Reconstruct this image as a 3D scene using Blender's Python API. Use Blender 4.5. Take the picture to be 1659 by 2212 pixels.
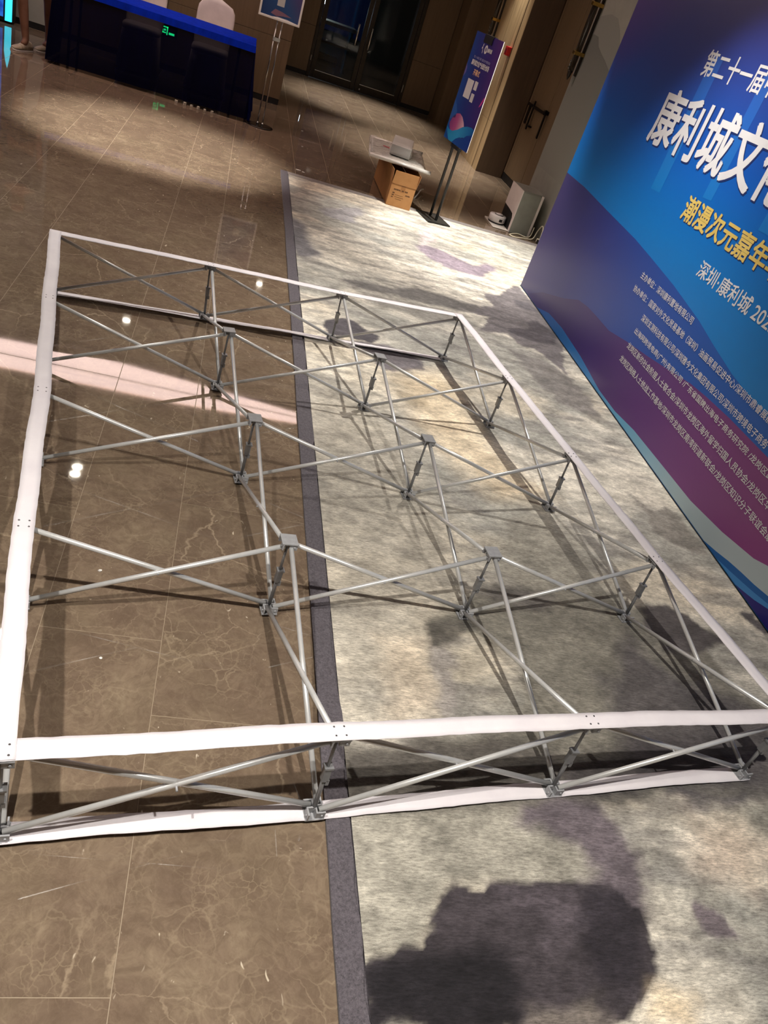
import bpy, bmesh, math, random
import numpy as np
from mathutils import Vector, Matrix, Euler

for o in list(bpy.data.objects): bpy.data.objects.remove(o)
scene = bpy.context.scene
COL = scene.collection
random.seed(4)

# ------------------------------------------------------------------ camera
RC = [[0.9476766, -0.1213061, 0.2952862], [0.1694056, -0.5929045, -0.7872522], [0.2705751, 0.7960836, -0.5413317]]
CP = Vector((0.69275, -3.98901, 1.78230))
cam = bpy.data.cameras.new('camera')
cam.sensor_fit = 'VERTICAL'; cam.sensor_height = 24.0; cam.lens = 24.0 * 1699.96 / 2212
cam.clip_start = 0.05; cam.clip_end = 60
camo = bpy.data.objects.new('camera', cam); COL.objects.link(camo)
r, d, f = [Vector(v) for v in RC]
camo.matrix_world = Matrix(((r.x, -d.x, -f.x, CP.x), (r.y, -d.y, -f.y, CP.y), (r.z, -d.z, -f.z, CP.z), (0, 0, 0, 1)))
scene.camera = camo

# ------------------------------------------------------------------ world, exposure
w = bpy.data.worlds.new('world'); scene.world = w; w.use_nodes = True
w.node_tree.nodes['Background'].inputs[0].default_value = (0.55, 0.5, 0.45, 1)
w.node_tree.nodes['Background'].inputs[1].default_value = 0.25
vs = scene.view_settings
vs.view_transform = 'Standard'; vs.look = 'None'; vs.gamma = 1.0; vs.use_curve_mapping = False
vs.exposure = 0.33
WARM = (1.0, 0.945, 0.88)
CEIL = 3.2
# recessed ceiling downlights: x, y, watts, cone degrees, aim point on the floor, where
DOWN = [(-0.35, -3.45, 310, 104, None, 'above the near left corner of the display frame'), (1.5, -3.45, 260, 112, None, 'above the near carpet border'),
        (-0.3, 0.7, 190, 92, None, 'above the far left corner of the display frame'), (2.5, 0.45, 330, 84, None, 'above the far right corner of the display frame'),
        (3.0, 3.0, 760, 56, None, 'above the carpet beside the backdrop end'), (-0.19, 3.15, 900, 46, (0.1, 3.75), 'twin lamp over the bright marble, farther head'), (-0.19, 3.02, 0, 46, None, 'twin lamp over the bright marble, nearer head'),
        (-0.21, 6.94, 30, 60, None, 'above the blue registration table'), (1.68, 9.66, 60, 60, None, 'above the corner by the glass door'), (2.6, 9.5, 750, 54, None, 'in front of the glass double door'), (3.1, 6.9, 600, 56, None, 'above the marble behind the cardboard carton'), (3.8, 7.7, 220, 50, None, 'grazing the veneer wall')]

# ------------------------------------------------------------------ helpers
def lin(c):
    out = []
    for v in c[:3]:
        v = v / 255.0
        out.append(v / 12.92 if v <= 0.04045 else ((v + 0.055) / 1.055) ** 2.4)
    return (*out, 1.0)

MATS = {}
def mat(name, col, rough=0.5, metal=0.0, spec=0.5, emit=None, es=1.0, alpha=None, trans=0.0):
    if name in MATS: return MATS[name]
    m = bpy.data.materials.new(name); m.use_nodes = True
    b = m.node_tree.nodes['Principled BSDF']
    b.inputs['Base Color'].default_value = lin(col)
    b.inputs['Roughness'].default_value = rough
    b.inputs['Metallic'].default_value = metal
    b.inputs['Specular IOR Level'].default_value = spec
    if emit:
        b.inputs['Emission Color'].default_value = lin(emit); b.inputs['Emission Strength'].default_value = es
    if alpha is not None: b.inputs['Alpha'].default_value = alpha
    b.inputs['Transmission Weight'].default_value = trans
    MATS[name] = m
    return m

class NT:
    def __init__(s, m): s.t = m.node_tree; s.b = s.t.nodes['Principled BSDF']
    def n(s, typ, **kw):
        nd = s.t.nodes.new(typ)
        for k, v in kw.items(): setattr(nd, k, v)
        return nd
    def l(s, a, b): s.t.links.new(a, b)
    def math(s, op, a, b=None, clamp=False):
        nd = s.n('ShaderNodeMath', operation=op, use_clamp=clamp)
        for i, v in enumerate((a, b)):
            if v is None: continue
            if isinstance(v, (int, float)): nd.inputs[i].default_value = v
            else: s.l(v, nd.inputs[i])
        return nd.outputs[0]
    def noise(s, vec, scale, detail=4, rough=0.55, dist=0.0):
        nd = s.n('ShaderNodeTexNoise'); nd.inputs['Scale'].default_value = scale
        nd.inputs['Detail'].default_value = detail; nd.inputs['Roughness'].default_value = rough
        nd.inputs['Distortion'].default_value = dist
        if vec is not None: s.l(vec, nd.inputs['Vector'])
        return nd
    def ramp(s, fac, stops, interp='LINEAR'):
        nd = s.n('ShaderNodeValToRGB'); cr = nd.color_ramp; cr.interpolation = interp
        while len(cr.elements) < len(stops): cr.elements.new(0.5)
        for e, (p, c) in zip(cr.elements, stops):
            e.position = p; e.color = lin(c) if len(c) == 3 and max(c) > 1 else (*c, 1) if len(c) == 3 else c
        s.l(fac, nd.inputs[0]); return nd.outputs[0]
    def mix(s, fac, a, b, blend='MIX'):
        nd = s.n('ShaderNodeMix', data_type='RGBA', blend_type=blend)
        for i, v in ((0, fac), (6, a), (7, b)):
            if isinstance(v, (int, float)): nd.inputs[i].default_value = v
            elif isinstance(v, tuple): nd.inputs[i].default_value = lin(v) if max(v) > 1 else v
            else: s.l(v, nd.inputs[i])
        return nd.outputs[2]
    def coord(s, kind='Object'): return s.n('ShaderNodeTexCoord').outputs[kind]
    def mapping(s, vec, scale=(1, 1, 1), rot=(0, 0, 0)):
        nd = s.n('ShaderNodeMapping'); nd.inputs['Scale'].default_value = scale; nd.inputs['Rotation'].default_value = rot
        s.l(vec, nd.inputs['Vector']); return nd.outputs[0]
    def bump(s, h, strength, dist=0.01):
        nd = s.n('ShaderNodeBump'); nd.inputs['Strength'].default_value = strength; nd.inputs['Distance'].default_value = dist
        s.l(h, nd.inputs['Height']); s.l(nd.outputs[0], s.b.inputs['Normal'])

def wood_mat(name, c1, c2, rough=0.45, scale=1.0, vertical=True):
    m = mat(name, c1, rough); t = NT(m)
    v = t.mapping(t.coord(), (9 * scale, 9 * scale, 0.6 * scale) if vertical else (0.6 * scale, 9 * scale, 9 * scale))
    n = t.noise(v, 3.0, 6, 0.6, 0.6)
    t.l(t.ramp(n.outputs[0], [(0.3, c1), (0.7, c2)]), t.b.inputs['Base Color'])
    return m

def mottled(name, c1, c2, scale, rough=0.6, bump=0.0, metal=0.0, spec=0.5):
    m = mat(name, c1, rough, metal, spec); t = NT(m)
    n = t.noise(t.coord(), scale, 5, 0.6)
    t.l(t.ramp(n.outputs[0], [(0.35, c1), (0.65, c2)]), t.b.inputs['Base Color'])
    if bump: t.bump(n.outputs[0], bump, 0.004)
    return m

def mesh_obj(name, me, m, parent=None):
    o = bpy.data.objects.new(name, me); COL.objects.link(o)
    if m is not None and not me.materials: me.materials.append(m)
    if parent is not None: o.parent = parent
    return o

def bm_obj(name, bm, m, parent=None, smooth=False):
    me = bpy.data.meshes.new(name); bm.to_mesh(me); bm.free()
    if smooth:
        for p in me.polygons: p.use_smooth = True
    return mesh_obj(name, me, m, parent)

def add_box(bm, lo, hi, mtx=None):
    x0, y0, z0 = lo; x1, y1, z1 = hi
    vs_ = [bm.verts.new(p) for p in ((x0, y0, z0), (x1, y0, z0), (x1, y1, z0), (x0, y1, z0), (x0, y0, z1), (x1, y0, z1), (x1, y1, z1), (x0, y1, z1))]
    if mtx is not None:
        for v in vs_: v.co = mtx @ v.co
    for q in ((3, 2, 1, 0), (4, 5, 6, 7), (0, 1, 5, 4), (1, 2, 6, 5), (2, 3, 7, 6), (3, 0, 4, 7)):
        bm.faces.new([vs_[i] for i in q])
    return vs_

def box(name, lo, hi, m, parent=None, bevel=0.0, mtx=None):
    bm = bmesh.new(); add_box(bm, lo, hi, mtx)
    if bevel: bmesh.ops.bevel(bm, geom=bm.edges[:], offset=bevel, segments=2, affect='EDGES', profile=0.5)
    return bm_obj(name, bm, m, parent)

def add_tube(bm, p, q, r0, r1=None, seg=12, caps=True):
    p, q = Vector(p), Vector(q); r1 = r0 if r1 is None else r1
    z = (q - p).normalized(); x = z.orthogonal().normalized(); y = z.cross(x)
    a = [bm.verts.new(p + (x * math.cos(t) + y * math.sin(t)) * r0) for t in [2 * math.pi * i / seg for i in range(seg)]]
    b = [bm.verts.new(q + (x * math.cos(t) + y * math.sin(t)) * r1) for t in [2 * math.pi * i / seg for i in range(seg)]]
    for i in range(seg):
        f_ = bm.faces.new((a[i], a[(i + 1) % seg], b[(i + 1) % seg], b[i])); f_.smooth = True
    if caps: bm.faces.new(a[::-1]); bm.faces.new(b)

def tube(name, p, q, r, m, parent=None, seg=12, r1=None):
    bm = bmesh.new(); add_tube(bm, p, q, r, r1, seg); return bm_obj(name, bm, m, parent)

def add_path(bm, pts, r, seg=8):
    rings = []; n = len(pts); pts = [Vector(p) for p in pts]; up = None
    for i, p in enumerate(pts):
        tdir = (pts[min(i + 1, n - 1)] - pts[max(i - 1, 0)]).normalized()
        x = tdir.orthogonal().normalized() if up is None else (up - tdir * up.dot(tdir)).normalized()
        up = x; y = tdir.cross(x)
        rings.append([bm.verts.new(p + (x * math.cos(t) + y * math.sin(t)) * r) for t in [2 * math.pi * k / seg for k in range(seg)]])
    for a, b in zip(rings, rings[1:]):
        for i in range(seg):
            f_ = bm.faces.new((a[i], a[(i + 1) % seg], b[(i + 1) % seg], b[i])); f_.smooth = True
    bm.faces.new(rings[0][::-1]); bm.faces.new(rings[-1])

def smooth_path(pts, n=6):
    pts = [Vector(p) for p in pts]; out = []
    P = [pts[0]] + pts + [pts[-1]]
    for i in range(1, len(P) - 2):
        for k in range(n):
            t = k / n; a, b, c, e = P[i - 1], P[i], P[i + 1], P[i + 2]
            out.append(0.5 * ((2 * b) + (c - a) * t + (2 * a - 5 * b + 4 * c - e) * t * t + (3 * b - a - 3 * c + e) * t ** 3))
    out.append(pts[-1]); return out

def add_prism(bm, poly, z0, z1, mtx=None):
    n = len(poly)
    a = [bm.verts.new((x, y, z0)) for x, y in poly]; b = [bm.verts.new((x, y, z1)) for x, y in poly]
    if mtx is not None:
        for v in a + b: v.co = mtx @ v.co
    area = sum(poly[i][0] * poly[(i + 1) % n][1] - poly[(i + 1) % n][0] * poly[i][1] for i in range(n))
    if area < 0: a, b = b, a
    bm.faces.new(a[::-1]); bm.faces.new(b)
    for i in range(n): bm.faces.new((a[i], a[(i + 1) % n], b[(i + 1) % n], b[i]))

def prism(name, poly, z0, z1, m, parent=None, mtx=None):
    bm = bmesh.new(); add_prism(bm, poly, z0, z1, mtx); 
    bmesh.ops.recalc_face_normals(bm, faces=bm.faces[:])
    return bm_obj(name, bm, m, parent)

def lathe(name, prof, m, parent=None, seg=32, loc=(0, 0, 0), caps=True):
    bm = bmesh.new(); rings = []
    for rr, z in prof:
        rings.append([bm.verts.new((loc[0] + rr * math.cos(2 * math.pi * i / seg), loc[1] + rr * math.sin(2 * math.pi * i / seg), loc[2] + z)) for i in range(seg)])
    for a, b in zip(rings, rings[1:]):
        for i in range(seg):
            f_ = bm.faces.new((a[i], a[(i + 1) % seg], b[(i + 1) % seg], b[i])); f_.smooth = True
    if caps: bm.faces.new(rings[0][::-1]); bm.faces.new(rings[-1])
    bmesh.ops.recalc_face_normals(bm, faces=bm.faces[:])
    return bm_obj(name, bm, m, parent)

def tag(o, label=None, cat=None, group=None, kind=None):
    if label: o['label'] = label
    if cat: o['category'] = cat
    if group: o['group'] = group
    if kind: o['kind'] = kind
    return o

def thing(name, label, cat, loc=(0, 0, 0), group=None, kind=None):
    o = bpy.data.objects.new(name, None); COL.objects.link(o); o.location = loc; o.empty_display_size = 0.05
    return tag(o, label, cat, group, kind)

def structure(name, loc=(0, 0, 0)):
    o = bpy.data.objects.new(name, None); COL.objects.link(o); o.location = loc; o['kind'] = 'structure'; return o

def text_mesh(name, body, s0, t0, wd, ht, m, parent, z=0.0012, bold=0.0, fit=True):
    """printed lettering fitted to a box whose lower left corner is (s0, t0); bold in metres of stroke growth"""
    cu = bpy.data.curves.new('lettering', 'FONT'); cu.body = body; cu.size = 1.0; cu.resolution_u = 3
    o = bpy.data.objects.new('tmp', cu); COL.objects.link(o)
    dg = bpy.context.evaluated_depsgraph_get(); dg.update()
    me = bpy.data.meshes.new_from_object(o.evaluated_get(dg)); bpy.data.objects.remove(o)
    n = len(me.vertices)
    if n == 0: return None
    co = np.empty(n * 3, np.float32); me.vertices.foreach_get('co', co); co = co.reshape(-1, 3)
    x0, x1, y0, y1 = co[:, 0].min(), co[:, 0].max(), co[:, 1].min(), co[:, 1].max()
    sx = (wd - 2 * bold) / (x1 - x0); sy = (ht - 2 * bold) / (y1 - y0) if fit else sx
    co[:, 0] = s0 + bold + (co[:, 0] - x0) * sx; co[:, 1] = t0 + bold + (co[:, 1] - y0) * sy; co[:, 2] = z
    fs = [tuple(p.vertices) for p in me.polygons]; bpy.data.meshes.remove(me)
    offs = [(0, 0)] if bold == 0 else [(dx * bold, dy * bold) for dx, dy in ((-1, -1), (1, -1), (1, 1), (-1, 1), (0, 0))]
    V_, F_ = [], []
    for q, (dx, dy) in enumerate(offs):
        V_ += (co + np.array((dx, dy, q * 2e-6), np.float32)).tolist(); F_ += [tuple(i + q * n for i in f) for f in fs]
    me = bpy.data.meshes.new(name); me.from_pydata(V_, [], F_); me.update()
    return mesh_obj(name, me, m, parent)

# ------------------------------------------------------------------ materials of the setting
def marble():
    m = mat('marble', (112, 94, 75), 0.11, 0, 0.5); t = NT(m)
    oi = t.n('ShaderNodeObjectInfo'); off = t.n('ShaderNodeVectorMath', operation='SCALE')
    cmb = t.n('ShaderNodeCombineXYZ'); t.l(oi.outputs['Random'], cmb.inputs[0]); t.l(oi.outputs['Random'], cmb.inputs[2])
    cmb.inputs[1].default_value = 0.37
    t.l(cmb.outputs[0], off.inputs[0]); off.inputs['Scale'].default_value = 71.0
    add = t.n('ShaderNodeVectorMath', operation='ADD'); t.l(t.coord(), add.inputs[0]); t.l(off.outputs[0], add.inputs[1])
    P = add.outputs[0]
    wn = t.noise(P, 1.7, 6, 0.6); ws = t.n('ShaderNodeVectorMath', operation='SCALE'); t.l(wn.outputs['Color'], ws.inputs[0]); ws.inputs['Scale'].default_value = 0.26
    wp = t.n('ShaderNodeVectorMath', operation='ADD'); t.l(P, wp.inputs[0]); t.l(ws.outputs[0], wp.inputs[1])
    wn2 = t.noise(P, 9.0, 5, 0.65); ws2 = t.n('ShaderNodeVectorMath', operation='SCALE'); t.l(wn2.outputs['Color'], ws2.inputs[0]); ws2.inputs['Scale'].default_value = 0.05
    wp2 = t.n('ShaderNodeVectorMath', operation='ADD'); t.l(wp.outputs[0], wp2.inputs[0]); t.l(ws2.outputs[0], wp2.inputs[1])
    base = t.ramp(t.noise(P, 4.5, 10, 0.72, 0.9).outputs[0], [(0.28, (98, 82, 69)), (0.45, (118, 101, 85)), (0.6, (133, 116, 97)), (0.75, (152, 136, 114))])
    fine = t.noise(P, 26, 6, 0.7).outputs[0]
    olive = t.n('ShaderNodeMapRange'); olive.inputs[1].default_value = 0.48; olive.inputs[2].default_value = 0.66
    t.l(t.noise(P, 3.1, 5, 0.6, 0.4).outputs[0], olive.inputs[0]); base = t.mix(t.math('MULTIPLY', olive.outputs[0], 0.28), base, (124, 112, 89))
    mot = t.n('ShaderNodeMapRange'); mot.inputs[1].default_value = 0.42; mot.inputs[2].default_value = 0.62
    t.l(t.noise(P, 16, 8, 0.75, 1.5).outputs[0], mot.inputs[0]); base = t.mix(t.math('MULTIPLY', mot.outputs[0], 0.5), base, (90, 75, 61))
    base = t.mix(t.math('MULTIPLY', fine, 0.35), base, (92, 78, 65))
    def vein(scale, width, mscale, lo, hi):
        v = t.n('ShaderNodeTexVoronoi', feature='DISTANCE_TO_EDGE'); v.inputs['Scale'].default_value = scale
        t.l(wp2.outputs[0], v.inputs['Vector'])
        a = t.n('ShaderNodeMapRange'); a.inputs[1].default_value = 0.0; a.inputs[2].default_value = width; a.inputs[3].default_value = 1; a.inputs[4].default_value = 0
        t.l(v.outputs[0], a.inputs[0])
        mk = t.n('ShaderNodeMapRange'); mk.inputs[1].default_value = lo; mk.inputs[2].default_value = hi
        t.l(t.noise(P, mscale, 3).outputs[0], mk.inputs[0])
        return t.math('MULTIPLY', a.outputs[0], mk.outputs[0], True)
    v1 = vein(2.6, 0.012, 1.9, 0.46, 0.70); v2 = vein(6.5, 0.016, 3.2, 0.47, 0.72); v3 = vein(15, 0.05, 5.0, 0.44, 0.7); v4 = vein(34, 0.07, 7.0, 0.46, 0.7)
    col = t.mix(t.math('MULTIPLY', v4, 0.45), base, (150, 134, 110)); col = t.mix(t.math('MULTIPLY', v3, 0.45), col, (158, 142, 118))
    col = t.mix(t.math('MULTIPLY', v2, 0.48), col, (170, 152, 128))
    col = t.mix(t.math('MULTIPLY', v1, 0.68), col, (182, 164, 138))
    t.l(col, t.b.inputs['Base Color'])
    fl = t.n('ShaderNodeMapRange'); fl.inputs[1].default_value = 0.73; fl.inputs[2].default_value = 0.78
    t.l(t.noise(t.mapping(P, (45, 22, 30), (0, 0, 0.5)), 1.0, 2, 0.5, 0.6).outputs[0], fl.inputs[0])
    col = t.mix(t.math('MULTIPLY', fl.outputs[0], 0.8), col, (205, 192, 170)); t.l(col, t.b.inputs['Base Color'])
    t.l(t.math('ADD', t.math('MULTIPLY', fine, 0.04), 0.015), t.b.inputs['Roughness'])
    return m
MARBLE = marble()
GROUT = mottled('grout', (140, 124, 103), (152, 136, 114), 30, 0.7)
WOODW = wood_mat('brown_wall_board', (96, 77, 55), (107, 87, 63), 0.55)
WOODD = wood_mat('dark_wall_board', (74, 58, 42), (84, 67, 49), 0.55)
WOODL = wood_mat('figured_veneer', (150, 125, 90), (196, 170, 128), 0.4, 0.6)
WOODT = wood_mat('tan_door_veneer', (100, 82, 60), (111, 92, 68), 0.5)
BLACK = mottled('black_skirting', (14, 12, 12), (22, 20, 19), 20, 0.5)
GREYW = mottled('grey_wall_paint', (138, 139, 130), (152, 152, 142), 2.5, 0.8, 0.05)
PLASTER = mottled('ceiling_plaster', (214, 204, 192), (224, 214, 202), 1.2, 0.9)
BRONZE = mottled('dark_bronze', (40, 34, 27), (50, 43, 34), 15, 0.4, 0, 0.4)
STEEL = mottled('brushed_steel', (190, 190, 188), (205, 205, 203), 40, 0.28, 0, 1.0)

# ------------------------------------------------------------------ floor with single tiles
floor = tag(box('floor', (-4.5, -5.5, -0.08), (4.6, 11.3, -0.0007), GROUT), kind='structure')
edges = [0.765]
k = 0
while edges[0] > -4.4: edges.insert(0, edges[0] - (0.345 if k % 2 == 0 else 0.618)); k += 1
k = 0
while edges[-1] < 4.3: edges.append(edges[-1] + (0.618 if k % 2 == 0 else 0.345)); k += 1
tile_cache = {}
def tile_mesh(wd, ln):
    key = (round(wd, 3), round(ln, 3))
    if key not in tile_cache:
        bm = bmesh.new(); g = 0.0011; b = 0.0005
        lo = add_box(bm, (g, g, -0.06), (wd - g, ln - g, 0.0))
        top = [e for e in bm.edges if all(v.co.z > -0.001 for v in e.verts)]
        bmesh.ops.bevel(bm, geom=top, offset=b, segments=1, affect='EDGES')
        me = bpy.data.meshes.new('tile'); bm.to_mesh(me); bm.free(); me.materials.append(MARBLE); tile_cache[key] = me
    return tile_cache[key]
for i in range(len(edges) - 1):
    x0, x1 = edges[i], min(edges[i + 1], 4.38)
    cx = (x0 + x1) / 2
    if abs(cx - 0.59) < 0.05: ph = -2.254
    elif abs(cx - 0.105) < 0.05: ph = 2.283
    else: ph = ((i * 0.37) % 1.0) * 0.99
    ymax = 7.42 if x1 < 1.3 else 11.08
    if x0 > 3.9: ymax = 7.2
    ymin = 3.9 if x0 > 1.3 else -5.4
    y = ph - 0.99 * math.ceil((ph - ymin) / 0.99)
    while y < ymax:
        a, b_ = max(y, ymin), min(y + 0.99, ymax)
        if b_ - a > 0.06:
            o = bpy.data.objects.new('tile', tile_mesh(x1 - x0, b_ - a)); COL.objects.link(o)
            o.location = (x0, a, 0); o.parent = floor
        y += 0.99

# ------------------------------------------------------------------ walls
wb = structure('wall_back', (-1.5, 7.45, 0))
def panel(parent, name, lo, hi, m, bevel=0.002):
    ploc = parent.location
    lo2 = tuple(a - b for a, b in zip(lo, ploc)); hi2 = tuple(a - b for a, b in zip(hi, ploc))
    return box(name, lo2, hi2, m, parent, bevel)
core = panel(wb, 'wall_core', (-4.5, 7.445, 0), (1.245, 11.3, CEIL), WOODD, 0)
for x0, x1, m in ((-1.47, -0.24, WOODW), (-0.234, 1.256, WOODW)):
    panel(wb, 'panel', (x0, 7.43, 0.07), (x1, 7.446, 0.740), m)
    panel(wb, 'panel', (x0, 7.43, 0.744), (x1, 7.446, 1.95), m)
    panel(wb, 'panel', (x0, 7.43, 1.954), (x1, 7.446, CEIL), m)
panel(wb, 'panel', (1.243, 7.447, 0.0), (1.256, 9.2, CEIL), WOODW); panel(wb, 'panel', (1.243, 9.204, 0.0), (1.256, 11.09, CEIL), WOODW)
panel(wb, 'panel', (-4.4, 7.432, 0.07), (-1.474, 7.446, CEIL), GREYW)
tag(box('baseboard_back', (-4.4, 7.436, 0), (1.252, 7.4445, 0.069), BLACK), kind='structure')

wr = structure('wall_recess', (2.6, 11.1, 0))
for x0, x1 in ((1.257, 1.779), (3.461, 3.995)):
    panel(wr, 'panel', (x0, 11.1, 0.07), (x1, 11.12, 0.742), WOODW)
    panel(wr, 'panel', (x0, 11.1, 0.746), (x1, 11.12, 2.4), WOODW)
panel(wr, 'panel', (1.257, 11.1, 2.404), (3.995, 11.12, CEIL), WOODW)
panel(wr, 'wall_core', (1.257, 11.121, 0), (1.779, 11.3, CEIL), WOODD, 0); panel(wr, 'wall_core', (3.461, 11.121, 0), (4.6, 11.3, CEIL), WOODD, 0)
panel(wr, 'wall_core', (1.78, 11.121, 2.404), (3.46, 11.3, CEIL), WOODD, 0)
for x0, x1 in ((1.257, 1.779), (3.461, 3.995)):
    tag(box('baseboard_recess', (x0, 11.104, 0), (x1, 11.12, 0.069), BLACK), kind='structure')

ws = structure('wall_side', (4.2, 8.0, 0))
panel(ws, 'wall_core', (4.21, 7.215, 0), (4.6, 11.09, CEIL), WOODD, 0)
panel(ws, 'pier', (4.0, 10.5, 0), (4.205, 11.09, CEIL), WOODW)
panel(ws, 'panel', (4.196, 9.5, 0.0), (4.21, 10.49, CEIL), WOODW); panel(ws, 'panel', (4.196, 8.71, 0.0), (4.21, 9.492, CEIL), WOODW)
panel(ws, 'pier', (4.006, 7.22, 0), (4.205, 8.70, CEIL), WOODD)
for y0, y1 in ((7.225, 7.425), (7.47, 8.05), (8.054, 8.70)):
    panel(ws, 'veneer_panel', (4.0, y0, 0.0), (4.006, y1, 0.62), WOODL, 0.001); panel(ws, 'veneer_panel', (4.0, y0, 0.623), (4.006, y1, CEIL), WOODL, 0.001)
panel(ws, 'panel', (4.0, 7.2, 0.0), (4.376, 7.214, CEIL), WOODD)

# big veneered door in the side recess
d2 = structure('door_2', (4.4, 6.5, 0)); dl = d2.location
def dbox(name, lo, hi, m, parent=None, bevel=0.002):
    return box(name, tuple(a - b for a, b in zip(lo, dl)), tuple(a - b for a, b in zip(hi, dl)), m, parent or d2, bevel)
dbox('backing', (4.42, 5.0, 0), (4.6, 7.214, CEIL), BLACK, None, 0)
dbox('stile', (4.385, 7.13, 0.10), (4.42, 7.198, CEIL), WOODT)
leaf = dbox('door_leaf', (4.38, 6.372, 0.10), (4.42, 7.105, CEIL), WOODT)
leaf2 = dbox('door_leaf', (4.38, 5.62, 0.10), (4.42, 6.362, CEIL), WOODT)
dbox('stile', (4.38, 5.05, 0.10), (4.42, 5.61, CEIL), WOODT)
dbox('kick_plate', (4.383, 5.05, 0.0), (4.42, 7.198, 0.098), BLACK)
HND = mottled('black_handle', (18, 15, 13), (26, 22, 19), 30, 0.35, 0, 0.5)
dbox('lock_plate', (4.368, 7.02, 0.75), (4.38, 7.10, 0.975), HND, leaf)
dbox('handle_bar', (4.34, 6.39, 0.965), (4.358, 7.09, 1.0), HND, leaf)
dbox('pull', (4.335, 6.82, 0.71), (4.352, 6.85, 1.05), HND, leaf); dbox('pull_foot', (4.335, 6.74, 0.75), (4.38, 6.85, 0.77), HND, leaf)
dbox('pull', (4.335, 6.30, 0.70), (4.352, 6.335, 1.03), HND, leaf2); dbox('pull_foot', (4.335, 6.30, 0.98), (4.38, 6.39, 1.02), HND, leaf2)

# grey wall with a mural of hills
wm = structure('wall_right', (4.1, 0, 0)); 
panel(wm, 'wall_core', (4.0, -5.5, 0), (4.35, 5.0, CEIL), GREYW, 0)
H1 = mat('mural_grey_dark', (110, 113, 108), 0.85); th_ = NT(H1); sz_ = th_.n('ShaderNodeSeparateXYZ'); th_.l(th_.coord(), sz_.inputs[0])
th_.l(th_.ramp(th_.math('MULTIPLY', sz_.outputs[2], 0.5), [(0.3, (140, 141, 132)), (0.62, (122, 124, 117)), (0.92, (106, 109, 103))]), th_.b.inputs['Base Color']); H2 = mat('mural_grey_mid', (132, 134, 127), 0.85); H3 = mat('mural_grey_low', (122, 126, 120), 0.85)
YZ = Matrix(((0, 0, -1, 4.0 - 4.1), (1, 0, 0, 0), (0, 1, 0, 0), (0, 0, 0, 1)))   # (y, z, out of the wall)
prism('mural_hill', [(4.99, 1.2), (4.99, 2.0), (4.83, 2.065), (4.6, 2.10), (4.4, 2.08), (4.25, 2.0), (4.1, 1.876), (3.6, 1.75), (3.0, 1.7), (2.2, 1.9), (1.0, 1.6), (1.0, 1.0)], 0, 0.001, H2, wm, YZ)
prism('mural_hill', [(4.99, 0.6), (4.99, 1.78), (4.93, 1.88), (4.85, 1.905), (4.7, 1.895), (4.6, 1.82), (4.45, 1.77), (4.3, 1.73), (4.1, 1.66), (3.8, 1.52), (3.2, 1.45), (2.0, 1.6), (1.0, 1.3), (1.0, 0.6)], 0, 0.0018, H1, wm, YZ)

tag(box('wall_left', (-4.7, -5.5, 0), (-4.5, 7.44, CEIL), WOODW), kind='structure')
tag(box('wall_front', (-4.7, -5.7, 0), (4.6, -5.5, CEIL), WOODW), kind='structure')
ceil = tag(box('ceiling', (-4.7, -5.7, CEIL), (4.6, 11.3, CEIL + 0.1), PLASTER), kind='structure')

# ------------------------------------------------------------------ ceiling lights
LENS = mat('lamp_lens', (255, 246, 230), 0.4, emit=(255, 244, 224), es=45)
TRIM = mat('lamp_trim', (225, 222, 215), 0.4)
for i, (x, y, wt, cone, aim, where) in enumerate(DOWN):
    t = thing('ceiling_downlight', 'round recessed ceiling downlight ' + where, 'downlight', (x, y, CEIL - 0.012), 'recessed ceiling downlights')
    lathe('trim_ring', [(0.05, 0.004), (0.062, 0.002), (0.066, 0.004), (0.066, 0.0115), (0.05, 0.0115), (0.05, 0.004)], TRIM, t, 24, caps=False)
    lathe('lens', [(0.001, 0.0045), (0.049, 0.0045), (0.049, 0.010), (0.001, 0.010)], LENS, t, 24)
    if wt:
        sp = bpy.data.lights.new('downlight_beam', 'SPOT'); sp.energy = wt; sp.color = WARM
        sp.spot_size = math.radians(cone); sp.spot_blend = 0.85; sp.shadow_soft_size = 0.035
        so = bpy.data.objects.new('downlight_beam', sp); COL.objects.link(so); so.parent = t; so.location = (0, 0, -0.02)
        if aim: so.rotation_euler = (Vector((aim[0] - x, aim[1] - y, -CEIL))).to_track_quat('-Z', 'Y').to_euler(); sp.spot_blend = 0.7
COVE = mat('cove_diffuser', (255, 236, 226), 0.5, emit=(255, 222, 212), es=6.5)
cv = thing('cove_light', 'long pinkish white ceiling cove light mirrored in the marble', 'ceiling light', (-0.6, 5.25, CEIL - 0.02))
prism('diffuser', [(-3.0, 0.02), (3.6, -0.13), (3.6, -0.08), (2.8, 0.0), (1.33, 0.245), (0.5, 0.35), (0.0, 0.37), (-0.9, 0.33), (-3.0, 0.30)], 0.0, 0.012, COVE, cv)
prism('diffuser', [(-3.0, -0.32), (1.33, -0.36), (2.8, -0.25), (3.6, -0.2), (3.6, -0.155), (-3.0, -0.005)], 0.0, 0.012, COVE, cv)
prism('cove_trim', [(-3.05, -0.005), (3.65, -0.156), (3.65, -0.129), (-3.05, 0.022)], -0.004, 0.018, TRIM, cv)

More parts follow.
